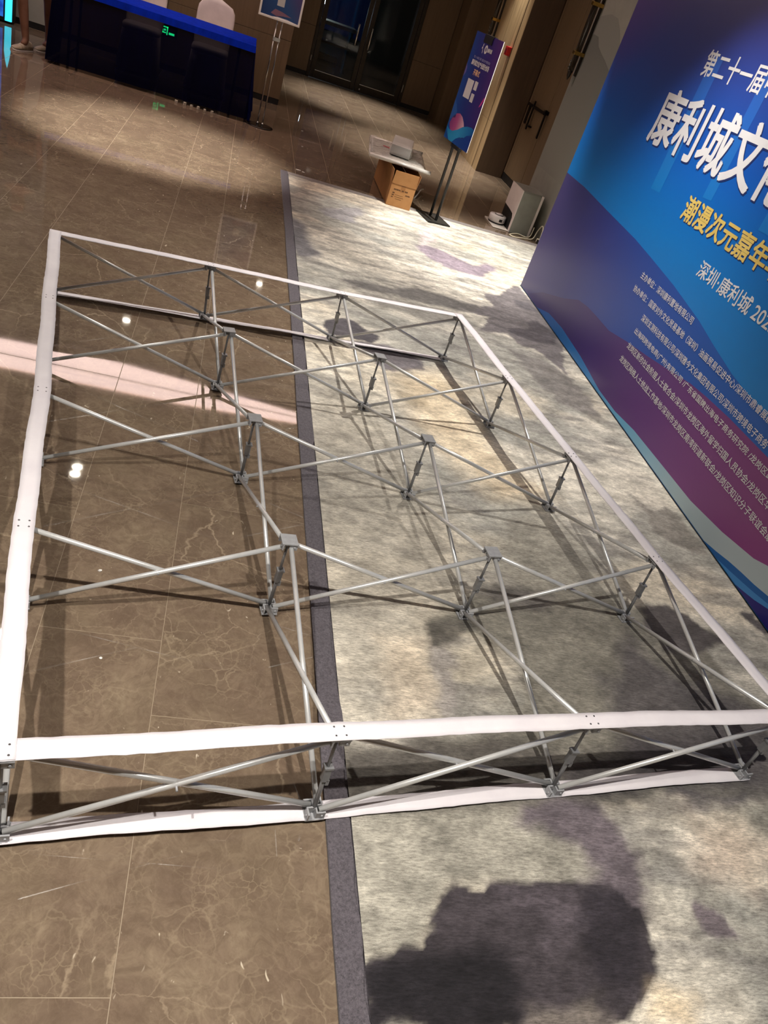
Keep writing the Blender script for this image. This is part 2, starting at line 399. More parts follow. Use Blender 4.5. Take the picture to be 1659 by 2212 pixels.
# ------------------------------------------------------------------ carpet
# painted-looking woven pattern: (colour, edge softness, opacity, outline in metres)
PATCH = [
 ((166,160,147),0.1,0.8,[(1.335,-0.293),(1.688,-0.446),(1.84,-1.164),(1.829,-1.744),(1.7,-1.929),(1.659,-2.095),(1.475,-2.153),(1.306,-2.514),(1.307,-2.007),(1.292,-1.116)]),
 ((154,150,138),0.04,1,[(1.292,-2.798),(1.932,-2.659),(2.044,-2.697),(2.02,-2.804),(1.996,-2.944),(1.91,-2.986),(1.664,-2.995),(1.505,-3.025),(1.465,-3.147),(1.296,-3.19),(1.288,-3.044)]),
 ((112,103,108),0.035,1,[(1.866,-2.672),(2.067,-2.655),(2.127,-2.768),(2.159,-2.839),(2.132,-2.964),(2.097,-3.054),(1.976,-3.069),(1.924,-2.947),(2.002,-2.89),(1.953,-2.823),(1.892,-2.784),(1.808,-2.768)]),
 ((72,66,70),0.008,1,[(1.514,-3.013),(1.572,-3.005),(1.632,-3.02),(1.693,-2.984),(1.921,-2.953),(2.014,-2.936),(2.1,-3.048),(2.087,-3.102),(2.103,-3.142),(2.054,-3.204),(1.967,-3.267),(1.929,-3.311),(1.284,-3.306),(1.299,-3.18),(1.397,-3.164),(1.403,-3.136),(1.467,-3.139),(1.497,-3.037)]),
 ((98,90,96),0.03,0.9,[(1.663,-3.001),(1.912,-2.979),(1.893,-3.071),(1.797,-3.119),(1.778,-3.057),(1.666,-3.037)]),
 ((40,37,41),0.04,1,[(1.302,-3.182),(1.554,-3.146),(1.682,-3.122),(1.677,-3.309),(1.289,-3.306)]),
 ((56,51,58),0.03,0.9,[(1.931,-2.966),(2.075,-2.966),(2.05,-3.137),(1.944,-3.246),(1.865,-3.184),(1.886,-3.072)]),
 ((122,114,106),0.03,0.9,[(1.701,-3.266),(1.884,-3.236),(1.892,-3.311),(1.688,-3.309)]),
 ((126,116,120),0.012,1,[(2.261,-2.998),(2.34,-3.008),(2.366,-3.059),(2.345,-3.096),(2.295,-3.091),(2.25,-3.049)]),
 ((75,70,80),0.03,1,[(2.328,-2.608),(2.697,-2.557),(2.786,-2.567),(2.652,-2.666),(2.526,-2.667),(2.408,-2.693),(2.331,-2.674)]),
 ((130,128,118),0.05,0.9,[(2.633,-2.667),(2.811,-2.619),(2.66,-2.855),(2.639,-2.749)]),
 ((205,183,148),0.05,0.7,[(2.026,-3.236),(2.156,-3.246),(2.108,-3.312),(1.979,-3.311)]),
 ((200,180,160),0.08,0.6,[(2.387,-2.734),(2.583,-2.752),(2.67,-2.84),(2.484,-2.922),(2.333,-2.873)]),
 ((140,136,125),0.07,0.9,[(2.21,-1.252),(2.334,-1.174),(2.409,-1.219),(2.539,-1.312),(2.552,-1.509),(2.417,-1.72),(2.118,-1.765),(2.056,-1.623),(1.98,-1.513),(2.085,-1.409)]),
 ((128,124,113),0.03,1,[(1.683,-2.021),(1.758,-1.918),(1.881,-1.831),(2.128,-1.729),(2.409,-1.669),(2.609,-1.68),(2.636,-1.779),(2.816,-1.692),(2.873,-1.75),(2.95,-1.821),(3.063,-1.851),(2.884,-1.946),(2.919,-2.149),(3.052,-2.215),(2.81,-2.597),(2.581,-2.637),(2.041,-2.681),(1.747,-2.723),(1.284,-2.794),(1.306,-2.574),(1.421,-2.582),(1.539,-2.508),(1.665,-2.525),(1.811,-2.477),(1.923,-2.36),(1.956,-2.167),(1.854,-2.047),(1.768,-2.034),(1.695,-2.075)]),
 ((188,174,154),0.06,0.7,[(1.476,-2.14),(1.656,-2.109),(1.615,-2.445),(1.443,-2.477)]),
 ((150,144,138),0.02,0.9,[(1.671,-2.147),(1.744,-2.148),(1.684,-2.436),(1.611,-2.467)]),
 ((92,86,85),0.015,1,[(2.72,-1.745),(2.816,-1.692),(2.873,-1.75),(2.95,-1.821),(3.063,-1.851),(2.884,-1.946),(2.798,-2.006),(2.678,-1.98),(2.632,-1.878)]),
 ((92,87,88),0.06,0.9,[(2.518,-1.899),(2.585,-2.04),(2.67,-2.128),(2.839,-2.174),(3.024,-2.259),(2.81,-2.597),(2.365,-2.634),(2.249,-2.539),(2.261,-2.378),(2.316,-2.18)]),
 ((96,91,85),0.04,0.9,[(1.305,-2.584),(1.54,-2.497),(1.663,-2.536),(1.808,-2.488),(1.997,-2.521),(1.922,-2.691),(1.569,-2.737),(1.287,-2.794)]),
 ((70,65,67),0.05,0.9,[(1.955,-2.589),(2.222,-2.475),(2.707,-2.411),(2.719,-2.516),(2.477,-2.625),(1.991,-2.685)]),
 ((95,91,84),0.02,0.9,[(1.683,-2.021),(1.761,-1.962),(1.848,-1.975),(1.764,-2.104),(1.681,-2.145)]),
 ((100,95,92),0.04,0.8,[(1.906,-1.825),(2.101,-1.735),(2.254,-1.737),(2.166,-1.853),(1.99,-1.872)]),
 ((132,128,120),0.02,1,[(3.027,-0.81),(3.066,-0.877),(3.104,-0.943),(3.181,-0.877),(3.227,-0.908),(3.249,-0.989),(3.253,-1.072),(3.256,-1.152),(3.28,-1.206),(3.275,-1.255),(3.197,-1.265),(3.165,-1.215),(3.088,-1.195),(3.016,-1.135),(3.014,-1.043),(3.026,-0.933)]),
 ((95,90,92),0.015,1,[(3.249,-1.64),(3.298,-1.639),(3.336,-1.797),(3.277,-1.837),(3.238,-1.761),(3.222,-1.71)]),
 ((118,116,118),0.05,1,[(1.269,2.537),(1.363,2.487),(1.428,2.117),(1.499,1.751),(1.392,1.597),(1.306,1.603),(1.238,1.805)]),
 ((138,136,138),0.03,0.9,[(1.556,2.946),(1.658,3.144),(1.808,3.288),(1.961,3.408),(1.996,3.283),(1.846,3.018),(1.88,2.903),(1.739,2.825),(1.621,2.813)]),
 ((158,158,150),0.03,0.9,[(1.594,3.346),(1.663,3.441),(1.666,3.256),(1.597,3.137)]),
 ((132,121,130),0.03,1,[(2.383,2.686),(2.481,2.809),(2.618,2.784),(2.779,2.646),(2.884,2.556),(3.071,2.736),(3.171,2.68),(2.935,2.308),(2.774,2.274),(2.584,2.295),(2.464,2.449)]),
 ((178,166,165),0.05,0.9,[(2.49,3.145),(2.655,3.336),(2.65,3.039),(2.454,2.743)]),
 ((150,150,142),0.05,0.9,[(1.996,2.724),(2.117,2.736),(2.225,2.646),(2.089,2.408),(1.974,2.527)]),
 ((150,150,142),0.05,0.9,[(1.812,2.658),(1.952,2.597),(1.91,2.475),(1.819,2.574)]),
 ((130,127,120),0.04,0.9,[(1.669,1.231),(2.001,1.263),(2.253,1.268),(2.452,1.237),(2.326,0.987),(2.184,0.878),(2.082,0.986),(1.895,1.016),(1.757,1.047)]),
 ((113,110,106),0.04,1,[(1.62,1.357),(1.737,1.438),(1.851,1.45),(1.998,1.419),(2.211,1.628),(2.389,1.578),(2.521,1.564),(2.686,1.569),(2.728,1.402),(2.527,1.344),(2.392,1.323),(2.006,1.297),(1.831,1.276),(1.672,1.265)]),
 ((86,82,86),0.012,1,[(1.442,0.453),(1.483,0.589),(1.563,0.663),(1.652,0.676),(1.728,0.565),(1.775,0.419),(1.724,0.344),(1.613,0.378),(1.485,0.332)]),
 ((112,107,110),0.02,1,[(1.608,0.328),(1.811,0.367),(1.936,0.338),(2.032,0.272),(2.042,0.143),(1.83,0.041),(1.737,0.102)]),
 ((115,110,110),0.015,1,[(3.055,2.123),(3.181,2.302),(3.271,2.344),(3.291,2.092),(3.311,1.855),(3.352,1.271),(3.126,0.615),(3.021,0.925),(2.917,0.925),(2.838,1.106),(2.694,1.054),(2.613,1.037),(2.719,1.366),(2.611,1.363),(2.709,1.551),(2.864,1.614),(2.796,1.74),(2.819,1.894),(2.99,1.934)]),
 ((85,80,84),0.02,0.9,[(3.048,1.467),(3.221,1.568),(3.293,1.389),(3.248,1.128),(3.041,1.074),(2.847,1.14),(2.86,1.235),(3.061,1.319)]),
 ((92,88,92),0.02,0.9,[(3.093,1.929),(3.251,1.959),(3.242,1.779),(3.105,1.763)]),
 ((120,116,112),0.03,0.9,[(2.781,0.801),(2.989,0.773),(3.145,0.592),(3.192,0.258),(3.158,0.061),(2.915,0.103),(2.851,0.336)]),
 ((140,136,125),0.02,0.9,[(1.817,-0.202),(1.954,-0.174),(1.984,-0.291),(1.89,-0.362),(1.819,-0.298)]),
 ((205,185,152),0.12,0.6,[(1.807,-0.038),(2.156,0.163),(2.281,-0.647),(2.473,-0.971),(2.162,-1.112),(1.943,-0.768)])]
def vnoise(x, y, seed):
    rs = np.random.RandomState(seed); g = rs.rand(128, 128)
    xi = np.floor(x).astype(int); yi = np.floor(y).astype(int); fx = x - xi; fy = y - yi
    fx = fx * fx * (3 - 2 * fx); fy = fy * fy * (3 - 2 * fy)
    a = g[yi % 128, xi % 128]; b = g[yi % 128, (xi + 1) % 128]; c = g[(yi + 1) % 128, xi % 128]; e = g[(yi + 1) % 128, (xi + 1) % 128]
    return (a * (1 - fx) + b * fx) * (1 - fy) + (c * (1 - fx) + e * fx) * fy - 0.5
def fbm(x, y, seed, oct=4):
    s = 0; amp = 1.0
    for k in range(oct): s = s + amp * vnoise(x * 2 ** k + 7.3 * k, y * 2 ** k + 3.1 * k, seed + k); amp *= 0.55
    return s
def poly_sd(px, py, poly):
    """signed distance, positive inside"""
    d2 = np.full(px.shape, 1e9); ins = np.zeros(px.shape, bool); n = len(poly)
    for i in range(n):
        ax, ay = poly[i]; bx, by = poly[(i + 1) % n]; ex, ey = bx - ax, by - ay
        wx, wy = px - ax, py - ay; tt = np.clip((wx * ex + wy * ey) / (ex * ex + ey * ey + 1e-12), 0, 1)
        d2 = np.minimum(d2, (wx - ex * tt) ** 2 + (wy - ey * tt) ** 2)
        if abs(ey) > 1e-9: ins ^= ((ay > py) != (by > py)) & (px < ex * (py - ay) / ey + ax)
    dd = np.sqrt(d2); return np.where(ins, dd, -dd)
def carpet_mat(name, attr=True, col=(95, 88, 92)):
    m = mat(name, col, 0.95, 0, 0.1); t = NT(m); P = t.coord()
    g1 = t.noise(t.mapping(P, (42, 170, 100) if attr else (150, 150, 150)), 1.0, 5, 0.75).outputs[0]
    g2 = t.noise(t.mapping(P, (900, 900, 900)), 1.0, 2, 0.6).outputs[0]
    g = t.math('ADD', t.math('MULTIPLY', g1, 0.65), t.math('MULTIPLY', g2, 0.35))
    mul = t.n('ShaderNodeMapRange'); mul.inputs[1].default_value = 0.35; mul.inputs[2].default_value = 0.65; mul.inputs[3].default_value = 0.42; mul.inputs[4].default_value = 1.55
    t.l(g, mul.inputs[0])
    if attr:
        a = t.n('ShaderNodeVertexColor'); a.layer_name = 'pattern'; src = a.outputs[0]
    else:
        rg = t.n('ShaderNodeRGB'); rg.outputs[0].default_value = lin(col); src = rg.outputs[0]
    sc = t.n('ShaderNodeVectorMath', operation='SCALE'); t.l(src, sc.inputs[0]); t.l(mul.outputs[0], sc.inputs['Scale'])
    t.l(sc.outputs[0], t.b.inputs['Base Color'])
    t.b.inputs['Sheen Weight'].default_value = 0.15; t.b.inputs['Sheen Roughness'].default_value = 0.6
    t.bump(g, 0.35, 0.004); return m
CX0, CX1, CY0, CY1, CT = 1.305, 3.985, -4.9, 3.925, 0.009
carpet = thing('carpet', 'pale grey woven carpet with smoky charcoal blotches and a dark grey border', 'carpet', (1.235, 4.0, 0))
nx, ny = 224, 736
gx = np.linspace(CX0, CX1, nx); gy = np.linspace(CY0, CY1, ny); XX, YY = np.meshgrid(gx, gy)
wx = XX + 0.05 * fbm(XX * 5, YY * 5, 11) + 0.03 * fbm(XX * 13, YY * 16, 15) + 0.018 * fbm(XX * 24, YY * 40, 31, 3); wy = YY + 0.05 * fbm(XX * 5 + 9, YY * 5, 21) + 0.012 * fbm(XX * 24, YY * 40, 41, 3)
base = np.array(lin((198, 192, 178))[:3]); C = np.ones(XX.shape + (3,)) * base
tone = fbm(XX * 1.6, YY * 2.6, 3, 5)[..., None]
grey = np.array(lin((152, 150, 141))[:3]); wrm = np.array(lin((200, 188, 166))[:3])
k1 = np.clip(tone * 2.4 + 0.3, 0, 1); C = C * (1 - k1) + grey * k1
k2 = np.clip(fbm(XX * 1.3 + 4, YY * 1.9, 57, 4)[..., None] * 1.6 - 0.1, 0, 0.6); C = C * (1 - k2) + wrm * k2
streak = fbm(XX * 3.5, YY * 13, 77, 4)[..., None]; k3 = np.clip(streak * 2.2 - 0.22, 0, 0.65); C = C * (1 - k3) + np.array(lin((124, 121, 116))[:3]) * k3
for col, soft, op, poly in PATCH:
    lum_ = sum(col) / 3.0; gain_ = (lum_ / 150.0) ** 0.22; col = tuple(c * gain_ for c in col)
    sd = poly_sd(wx, wy, poly)
    k = np.clip(0.5 + sd / (2 * soft), 0, 1); k = (k * k * (3 - 2 * k) * op)[..., None]
    C = C * (1 - k) + np.array(lin(col)[:3]) * k
C = np.clip(C * (1 + 0.45 * fbm(XX * 9, YY * 16, 91, 5)[..., None]) * (1 + 0.45 * fbm(XX * 30, YY * 70, 95, 2)[..., None]) * 1.08, 0.004, 0.9)
vv = np.stack([XX, YY, np.full(XX.shape, CT) + 0.0012 * fbm(XX * 30, YY * 30, 5, 2)], -1).reshape(-1, 3) - np.array((1.235, 4.0, 0))
ii = np.arange(nx * ny).reshape(ny, nx)
ff = np.stack([ii[:-1, :-1], ii[:-1, 1:], ii[1:, 1:], ii[1:, :-1]], -1).reshape(-1, 4)
me = bpy.data.meshes.new('pile'); me.from_pydata(vv.tolist(), [], ff.tolist())
ca = me.color_attributes.new('pattern', 'FLOAT_COLOR', 'POINT')
ca.data.foreach_set('color', np.concatenate([C.reshape(-1, 3), np.ones((nx * ny, 1))], 1).astype(np.float32).ravel())
for p in me.polygons: p.use_smooth = True
mesh_obj('pile', me, carpet_mat('carpet_pile'), carpet)
CB = carpet_mat('carpet_border', False, (90, 85, 90)); CB2 = carpet_mat('carpet_far_border', False, (132, 126, 122))
def wavy_strip(name, pts_a, pts_b, m, z=0.0085):
    bm = bmesh.new(); n = len(pts_a)
    a = [bm.verts.new((x - 1.235, y - 4.0, z)) for x, y in pts_a]; b = [bm.verts.new((x - 1.235, y - 4.0, z)) for x, y in pts_b]
    c = [bm.verts.new((v.co.x, v.co.y, 0.0005)) for v in a]
    for i in range(n - 1):
        bm.faces.new((a[i], b[i], b[i + 1], a[i + 1])); bm.faces.new((c[i], a[i], a[i + 1], c[i + 1]))
    bmesh.ops.recalc_face_normals(bm, faces=bm.faces[:])
    return bm_obj(name, bm, m, carpet)
ys = np.linspace(-4.9, 4.0, 220)
wavy_strip('border', [(1.235 + 0.004 * float(fbm(np.array([y * 2.0]), np.array([1.0]), 8)[0]), y) for y in ys], [(1.300 + 0.012 * float(fbm(np.array([y * 9.0]), np.array([2.0]), 9)[0]), y) for y in ys], CB, 0.0105)
xs = np.linspace(1.28, 3.985, 80)
wavy_strip('border', [(x, 4.0) for x in xs], [(x, 3.90 + 0.008 * float(fbm(np.array([x * 9.0]), np.array([4.0]), 9)[0])) for x in xs], CB2, 0.0104)
box('backing', (1.24 - 1.235, -4.9 - 4.0, 0.0004), (3.98 - 1.235, -0.004, 0.0015), CB, carpet)

# ------------------------------------------------------------------ folding pop-up display frame lying on the floor
UP = [[[-0.015, 0.051], [0.728, 0.149], [1.448, 0.221], [2.176, 0.341]], [[0.112, -0.705], [0.853, -0.612], [1.579, -0.507], [2.292, -0.405]], [[0.243, -1.462], [0.975, -1.352], [1.699, -1.231], [2.414, -1.115]], [[0.35, -2.19], [1.088, -2.066], [1.812, -1.947], [2.537, -1.819]], [[0.473, -2.915], [1.194, -2.783], [1.932, -2.66], [2.689, -2.55]]]
LO = [[[-0.007, 0.025], [0.743, 0.151], [1.467, 0.261], [2.183, 0.368]], [[0.115, -0.716], [0.849, -0.61], [1.582, -0.5], [2.303, -0.385]], [[0.239, -1.459], [0.977, -1.338], [1.703, -1.231], [2.43, -1.111]], [[0.352, -2.187], [1.086, -2.067], [1.811, -1.952], [2.542, -1.832]], [[0.472, -2.913], [1.2, -2.803], [1.935, -2.676], [2.689, -2.55]]]
FZ = 0.012; ZT = 0.312
PLAST = mottled('grey_hub_plastic', (146, 147, 149), (158, 159, 161), 60, 0.42)
ALU = mottled('anodised_aluminium', (206, 207, 205), (216, 216, 214), 25, 0.32, 0, 0.38)
ALUD = mottled('grey_strut', (128, 129, 131), (142, 143, 144), 40, 0.4, 0, 0.3)
def fabric(name, c1, c2):
    m = mat(name, c1, 0.85, 0, 0.2); t = NT(m); P = t.coord()
    n = t.noise(P, 9, 4).outputs[0]; wv = t.noise(t.mapping(P, (700, 700, 700)), 1, 2).outputs[0]
    t.l(t.ramp(n, [(0.3, c1), (0.7, c2)]), t.b.inputs['Base Color']); t.bump(t.math('ADD', n, t.math('MULTIPLY', wv, 0.25)), 0.35, 0.006); return m
TAPE = fabric('white_loop_fabric', (220, 214, 218), (230, 225, 227))
frame = thing('popup_display_frame', 'silver folding pop-up display frame lying flat with white fabric edge strips', 'display frame', (1.2, -1.3, 0))
F0 = Vector((1.2, -1.3, 0)); AX = math.radians(9.2)
ex = Vector((math.cos(AX), math.sin(AX), 0)); ey = Vector((-math.sin(AX), math.cos(AX), 0))
def hub_mesh(top):
    bm = bmesh.new(); s = 0.026; h = 0.021; wt = 0.0045
    if top:
        add_box(bm, (-s, -s, h - 0.004), (s, s, h))
        z0, z1 = -0.004, h - 0.004
    else:
        add_box(bm, (-s, -s, 0), (s, s, 0.004)); z0, z1 = 0.004, 0.026
    for q in range(4):
        R = Matrix.Rotation(q * math.pi / 2, 4, 'Z')
        add_box(bm, (0.004, -0.0225, z0), (0.026, -0.0180, z1), R)        # outer cheek
        add_box(bm, (0.004, 0.0005, z0), (0.022, 0.005, z1), R)           # inner cheek
        add_tube(bm, R @ Vector((0.017, -0.026, (z0 + z1) / 2)), R @ Vector((0.017, -0.016, (z0 + z1) / 2)), 0.003, seg=8)
    add_tube(bm, (0, 0, z0), (0, 0, z1), 0.006, seg=10)
    me = bpy.data.meshes.new('hub'); bm.to_mesh(me); bm.free(); me.materials.append(PLAST); return me
HT, HB = hub_mesh(True), hub_mesh(False)
jr = random.Random(2)
for r_ in range(5):
    for c_ in range(4):
        o = bpy.data.objects.new('top_hub', HT); COL.objects.link(o); o.parent = frame
        o.location = Vector((*UP[r_][c_], ZT - 0.021)) - F0; o.rotation_euler = (jr.uniform(-.05, .05), jr.uniform(-.05, .05), AX + jr.uniform(-.04, .04))
        if c_ in (0, 3) or r_ in (0, 4): o.rotation_euler = (0, 0, AX); o.location.z -= 0.003
        o = bpy.data.objects.new('bottom_hub', HB); COL.objects.link(o); o.parent = frame
        o.location = Vector((*LO[r_][c_], FZ - 0.001)) - F0; o.rotation_euler = (0, 0, AX + jr.uniform(-.03, .03))
def scissor(a, b):
    (ra, ca_), (rb, cb) = a, b
    ua, ub = Vector((*UP[ra][ca_], ZT - 0.016)), Vector((*UP[rb][cb], ZT - 0.016))
    la, lb = Vector((*LO[ra][ca_], FZ + 0.016)), Vector((*LO[rb][cb], FZ + 0.016))
    dr = (ub - ua); dr.z = 0; dr.normalize(); sd = Vector((-dr.y, dr.x, 0)) * 0.0085
    for p, q, s in ((ua, lb, sd), (la, ub, -sd)):
        dd = (q - p).normalized()
        tb = tube('tube', p + s + dd * 0.012 - F0, q + s - dd * 0.012 - F0, 0.0078, ALU, frame, 14)
    mid = (ua + lb) / 2; tube('pivot_rivet', mid - sd * 2.0 - F0, mid + sd * 2.0 - F0, 0.0028, PLAST, frame, 8)
for r_ in range(5):
    for c_ in range(3): scissor((r_, c_), (r_, c_ + 1))
for r_ in range(4):
    for c_ in range(4): scissor((r_, c_), (r_ + 1, c_))
for r_ in range(5):
    for c_ in range(4):
        a = Vector((*LO[r_][c_], FZ + 0.02)) - F0; b = Vector((*UP[r_][c_], ZT - 0.02)) - F0
        d_ = b - a; m1 = a + d_ * 0.58
        s = tube('locking_strut', a, m1, 0.0062, ALUD, frame, 10)
        bm = bmesh.new(); add_tube(bm, m1 - d_ * 0.02, b, 0.0045, seg=10); bm_obj('strut_rod', bm, ALUD, s)
        z = d_.normalized(); x = ex; y = z.cross(x)
        Mx = Matrix(((x.x, y.x, z.x, m1.x), (x.y, y.y, z.y, m1.y), (x.z, y.z, z.z, m1.z), (0, 0, 0, 1)))
        bm = bmesh.new(); add_box(bm, (-0.008, -0.009, -0.045), (0.010, 0.009, 0.0), Mx); add_box(bm, (-0.010, -0.011, 0.0), (0.014, 0.011, 0.006), Mx); add_box(bm, (0.004, -0.009, -0.058), (0.013, 0.009, -0.040), Mx)
        bm_obj('strut_clip', bm, ALUD, s)
def strip(name, pts, z0, wd, thick, seed, sag=0.0, twist=0.0, inward=None, ext=0.024):
    """fabric-covered edge strip running over the hubs"""
    P = [Vector((*p, 0)) for p in pts]; P[0] = P[0] + (P[0] - P[1]).normalized() * ext; P[-1] = P[-1] + (P[-1] - P[-2]).normalized() * ext
    rs = random.Random(seed); bm = bmesh.new(); rings = []; N = 26
    for k in range(len(P) - 1):
        for i in range(N + (1 if k == len(P) - 2 else 0)):
            t = i / N; p = P[k].lerp(P[k + 1], t); dr = (P[k + 1] - P[k]).normalized(); sd = Vector((-dr.y, dr.x, 0))
            wv = wd * 0.5 * (1 + 0.035 * rs.uniform(-1, 1)); wob = 0.0016 * math.sin(t * 9 + k * 2 + seed)
            tw = twist * math.sin(math.pi * t); zz = z0 - sag * math.sin(math.pi * t) + 0.0006 * rs.uniform(-1, 1)
            rings.append([p + sd * (q * wv + wob) + Vector((0, 0, zz + q * tw * wv + h)) - F0 for q, h in ((-1, 0), (-.33, 0.0004), (.33, 0.0004), (1, 0), (1, -thick), (-1, -thick))])
    vr = [[bm.verts.new(p) for p in ring] for ring in rings]
    for a, b in zip(vr, vr[1:]):
        for i in range(6):
            f_ = bm.faces.new((a[i], b[i], b[(i + 1) % 6], a[(i + 1) % 6])); f_.smooth = i < 3
    bm.faces.new(vr[0]); bm.faces.new(vr[-1][::-1])
    bmesh.ops.recalc_face_normals(bm, faces=bm.faces[:])
    return bm_obj(name, bm, TAPE, frame)
RIV = mat('rivet_metal', (120, 118, 120), 0.35, 0.8)
bmr = bmesh.new(); add_tube(bmr, (0, 0, 0), (0, 0, 0.0016), 0.0032, 0.0022, 8); RM = bpy.data.meshes.new('rivet'); bmr.to_mesh(RM); bmr.free(); RM.materials.append(RIV)
def rivets(st, pts, z):
    for (x, y) in pts:
        for sx in (-1, 1):
            for sy in (-1, 1):
                o = bpy.data.objects.new('rivet', RM); COL.objects.link(o); o.parent = st
                o.location = Vector((x, y, z)) + ex * sx * 0.013 + ey * sy * 0.013 - F0
W = 0.054
near = strip('edge_strip', UP[4], ZT + 0.0012, W, 0.0012, 1); rivets(near, UP[4][1:3], ZT + 0.0012)
far = strip('edge_strip', UP[0], ZT + 0.0012, W, 0.0012, 2); rivets(far, UP[0][1:3], ZT + 0.0012)
lf = strip('edge_strip', [UP[r_][0] for r_ in range(5)], ZT + 0.0028, W, 0.0012, 3); rivets(lf, [UP[r_][0] for r_ in (1, 2, 3, 4)], ZT + 0.0028)
rt = strip('edge_strip', [UP[r_][3] for r_ in range(5)], ZT + 0.0028, W, 0.0012, 4); rivets(rt, [UP[r_][3] for r_ in (1, 2, 3)], ZT + 0.0028)
strip('edge_strip', LO[4], FZ + 0.0015, W, 0.001, 5, -0.004, -0.10); strip('edge_strip', LO[0], FZ + 0.0015, W, 0.001, 6, -0.004, -0.15)

# ------------------------------------------------------------------ printed backdrop standing against the grey wall
BW, BH = 5.76, 2.9
def grad(name, axis_scale, stops, rough=0.38, ang=None, extra=None):
    """flat print: colour ramp along (s, t) in the print's own coordinates"""
    m = mat(name, (40, 60, 140), rough, 0, 0.4); t = NT(m)
    sep = t.n('ShaderNodeSeparateXYZ'); t.l(t.coord(), sep.inputs[0])
    a, b, c = axis_scale
    v = t.math('ADD', t.math('ADD', t.math('MULTIPLY', sep.outputs[0], a), t.math('MULTIPLY', sep.outputs[1], b)), c)
    col = t.ramp(v, stops)
    if extra: col = extra(t, sep, col)
    t.l(col, t.b.inputs['Base Color']); return m
banner = thing('event_backdrop', 'large blue and purple printed event backdrop with white Chinese lettering', 'backdrop', (3.29, 2.37, 0.0135))
banner.rotation_euler = Matrix(((0, 0, -1), (-1, 0, 0), (0, 1, 0))).to_euler()
def purple_corner(t, sep, col):
    # violet tint of the print towards its upper left corner
    v = t.math('ADD', t.math('MULTIPLY', sep.outputs[1], 1.2), t.math('MULTIPLY', sep.outputs[0], -0.9))
    mr = t.n('ShaderNodeMapRange'); mr.inputs[1].default_value = 1.75; mr.inputs[2].default_value = 2.6; mr.inputs[4].default_value = 0.75
    t.l(v, mr.inputs[0]); return t.mix(mr.outputs[0], col, (92, 66, 140))
BASE = grad('backdrop_blue', (0.0, 0.5, -0.25), [(0.0, (0, 128, 205)), (0.25, (0, 118, 200)), (0.5, (10, 84, 178)), (0.68, (38, 66, 150)), (0.85, (50, 56, 134)), (1.0, (50, 50, 120))], extra=purple_corner)
box('panel', (0, 0, -0.035), (BW, BH, 0), BASE, banner, 0.0)
EDGE = mat('backdrop_frame', (16, 18, 30), 0.5)
box('frame_edge', (-0.004, -0.003, -0.06), (BW + 0.004, 0.0, 0.004), EDGE, banner)
box('frame_edge', (-0.004, -0.003, -0.06), (-0.0005, BH, -0.036), EDGE, banner)
for s in (0.1, 2.8, 5.6): box('support_leg', (s, 0.0, -0.5), (s + 0.04, BH * 0.8, -0.46), EDGE, banner); box('support_brace', (s, 0.0, -0.46), (s + 0.04, 0.03, -0.036), EDGE, banner)
R1 = grad('print_indigo', (0.28, 0.0, 0.0), [(0.0, (66, 62, 116)), (0.25, (46, 56, 132)), (0.6, (28, 76, 165)), (1.0, (20, 92, 180))])
prism('print_shape', [(0, 0.003), (0, 0.944), (0.425, 0.94), (0.936, 0.915), (1.5, 0.89), (1.78, 0.867), (2.16, 0.832), (2.55, 0.781), (2.79, 0.735), (3.03, 0.695), (3.27, 0.673), (3.43, 0.667), (4.2, 0.66), (5.0, 0.72), (BW, 0.85), (BW, 0.003)], 0.0003, 0.0006, R1, banner)
R2 = grad('print_plum', (0.25, 0.0, -0.05), [(0.0, (52, 44, 108)), (0.35, (62, 40, 112)), (0.6, (98, 52, 122)), (0.9, (134, 58, 124)), (1.0, (140, 62, 130))])
prism('print_shape', [(0.2, 0.004), (0.48, 0.125), (0.9, 0.241), (1.125, 0.321), (1.3, 0.340), (1.465, 0.344), (1.716, 0.345), (1.99, 0.39), (2.26, 0.425), (2.51, 0.463), (2.77, 0.505), (2.95, 0.519), (3.19, 0.53), (3.57, 0.534), (4.4, 0.50), (5.2, 0.58), (BW, 0.7), (BW, 0.004)], 0.0007, 0.0009, R2, banner)
R3 = grad('print_pale_blue', (0.3, 0.0, -0.1), [(0.0, (20, 80, 160)), (0.4, (36, 120, 190)), (0.6, (96, 170, 210)), (0.85, (160, 182, 192)), (1.0, (172, 186, 192))])
prism('print_shape', [(0.5, 0.004), (0.75, 0.06), (1.06, 0.075), (1.515, 0.06), (1.955, 0.022), (2.238, 0.025), (2.517, 0.054), (2.879, 0.066), (3.273, 0.078), (3.584, 0.115), (3.84, 0.162), (4.0, 0.22), (4.6, 0.45), (BW, 0.62), (BW, 0.004)], 0.0010, 0.0012, R3, banner)
R4 = grad('print_blue_a', (0.4, 0.0, -1.3), [(0.0, (20, 92, 160)), (1.0, (14, 84, 160))])
prism('print_shape', [(3.514, 0.004), (3.623, 0.025), (3.726, 0.049), (3.829, 0.068), (3.932, 0.084), (4.042, 0.107), (4.8, 0.3), (BW, 0.45), (BW, 0.004)], 0.0013, 0.0015, R4, banner)
R5 = grad('print_blue_b', (0.4, 0.0, -1.3), [(0.0, (60, 132, 196)), (1.0, (52, 124, 196))])
prism('print_shape', [(3.651, 0.004), (3.758, 0.021), (3.86, 0.040), (3.957, 0.059), (4.066, 0.084), (4.9, 0.24), (BW, 0.3), (BW, 0.004)], 0.0016, 0.0018, R5, banner)
R6 = grad('print_indigo_b', (0.4, 0.0, -1.3), [(0.0, (34, 28, 112)), (1.0, (34, 28, 120))])
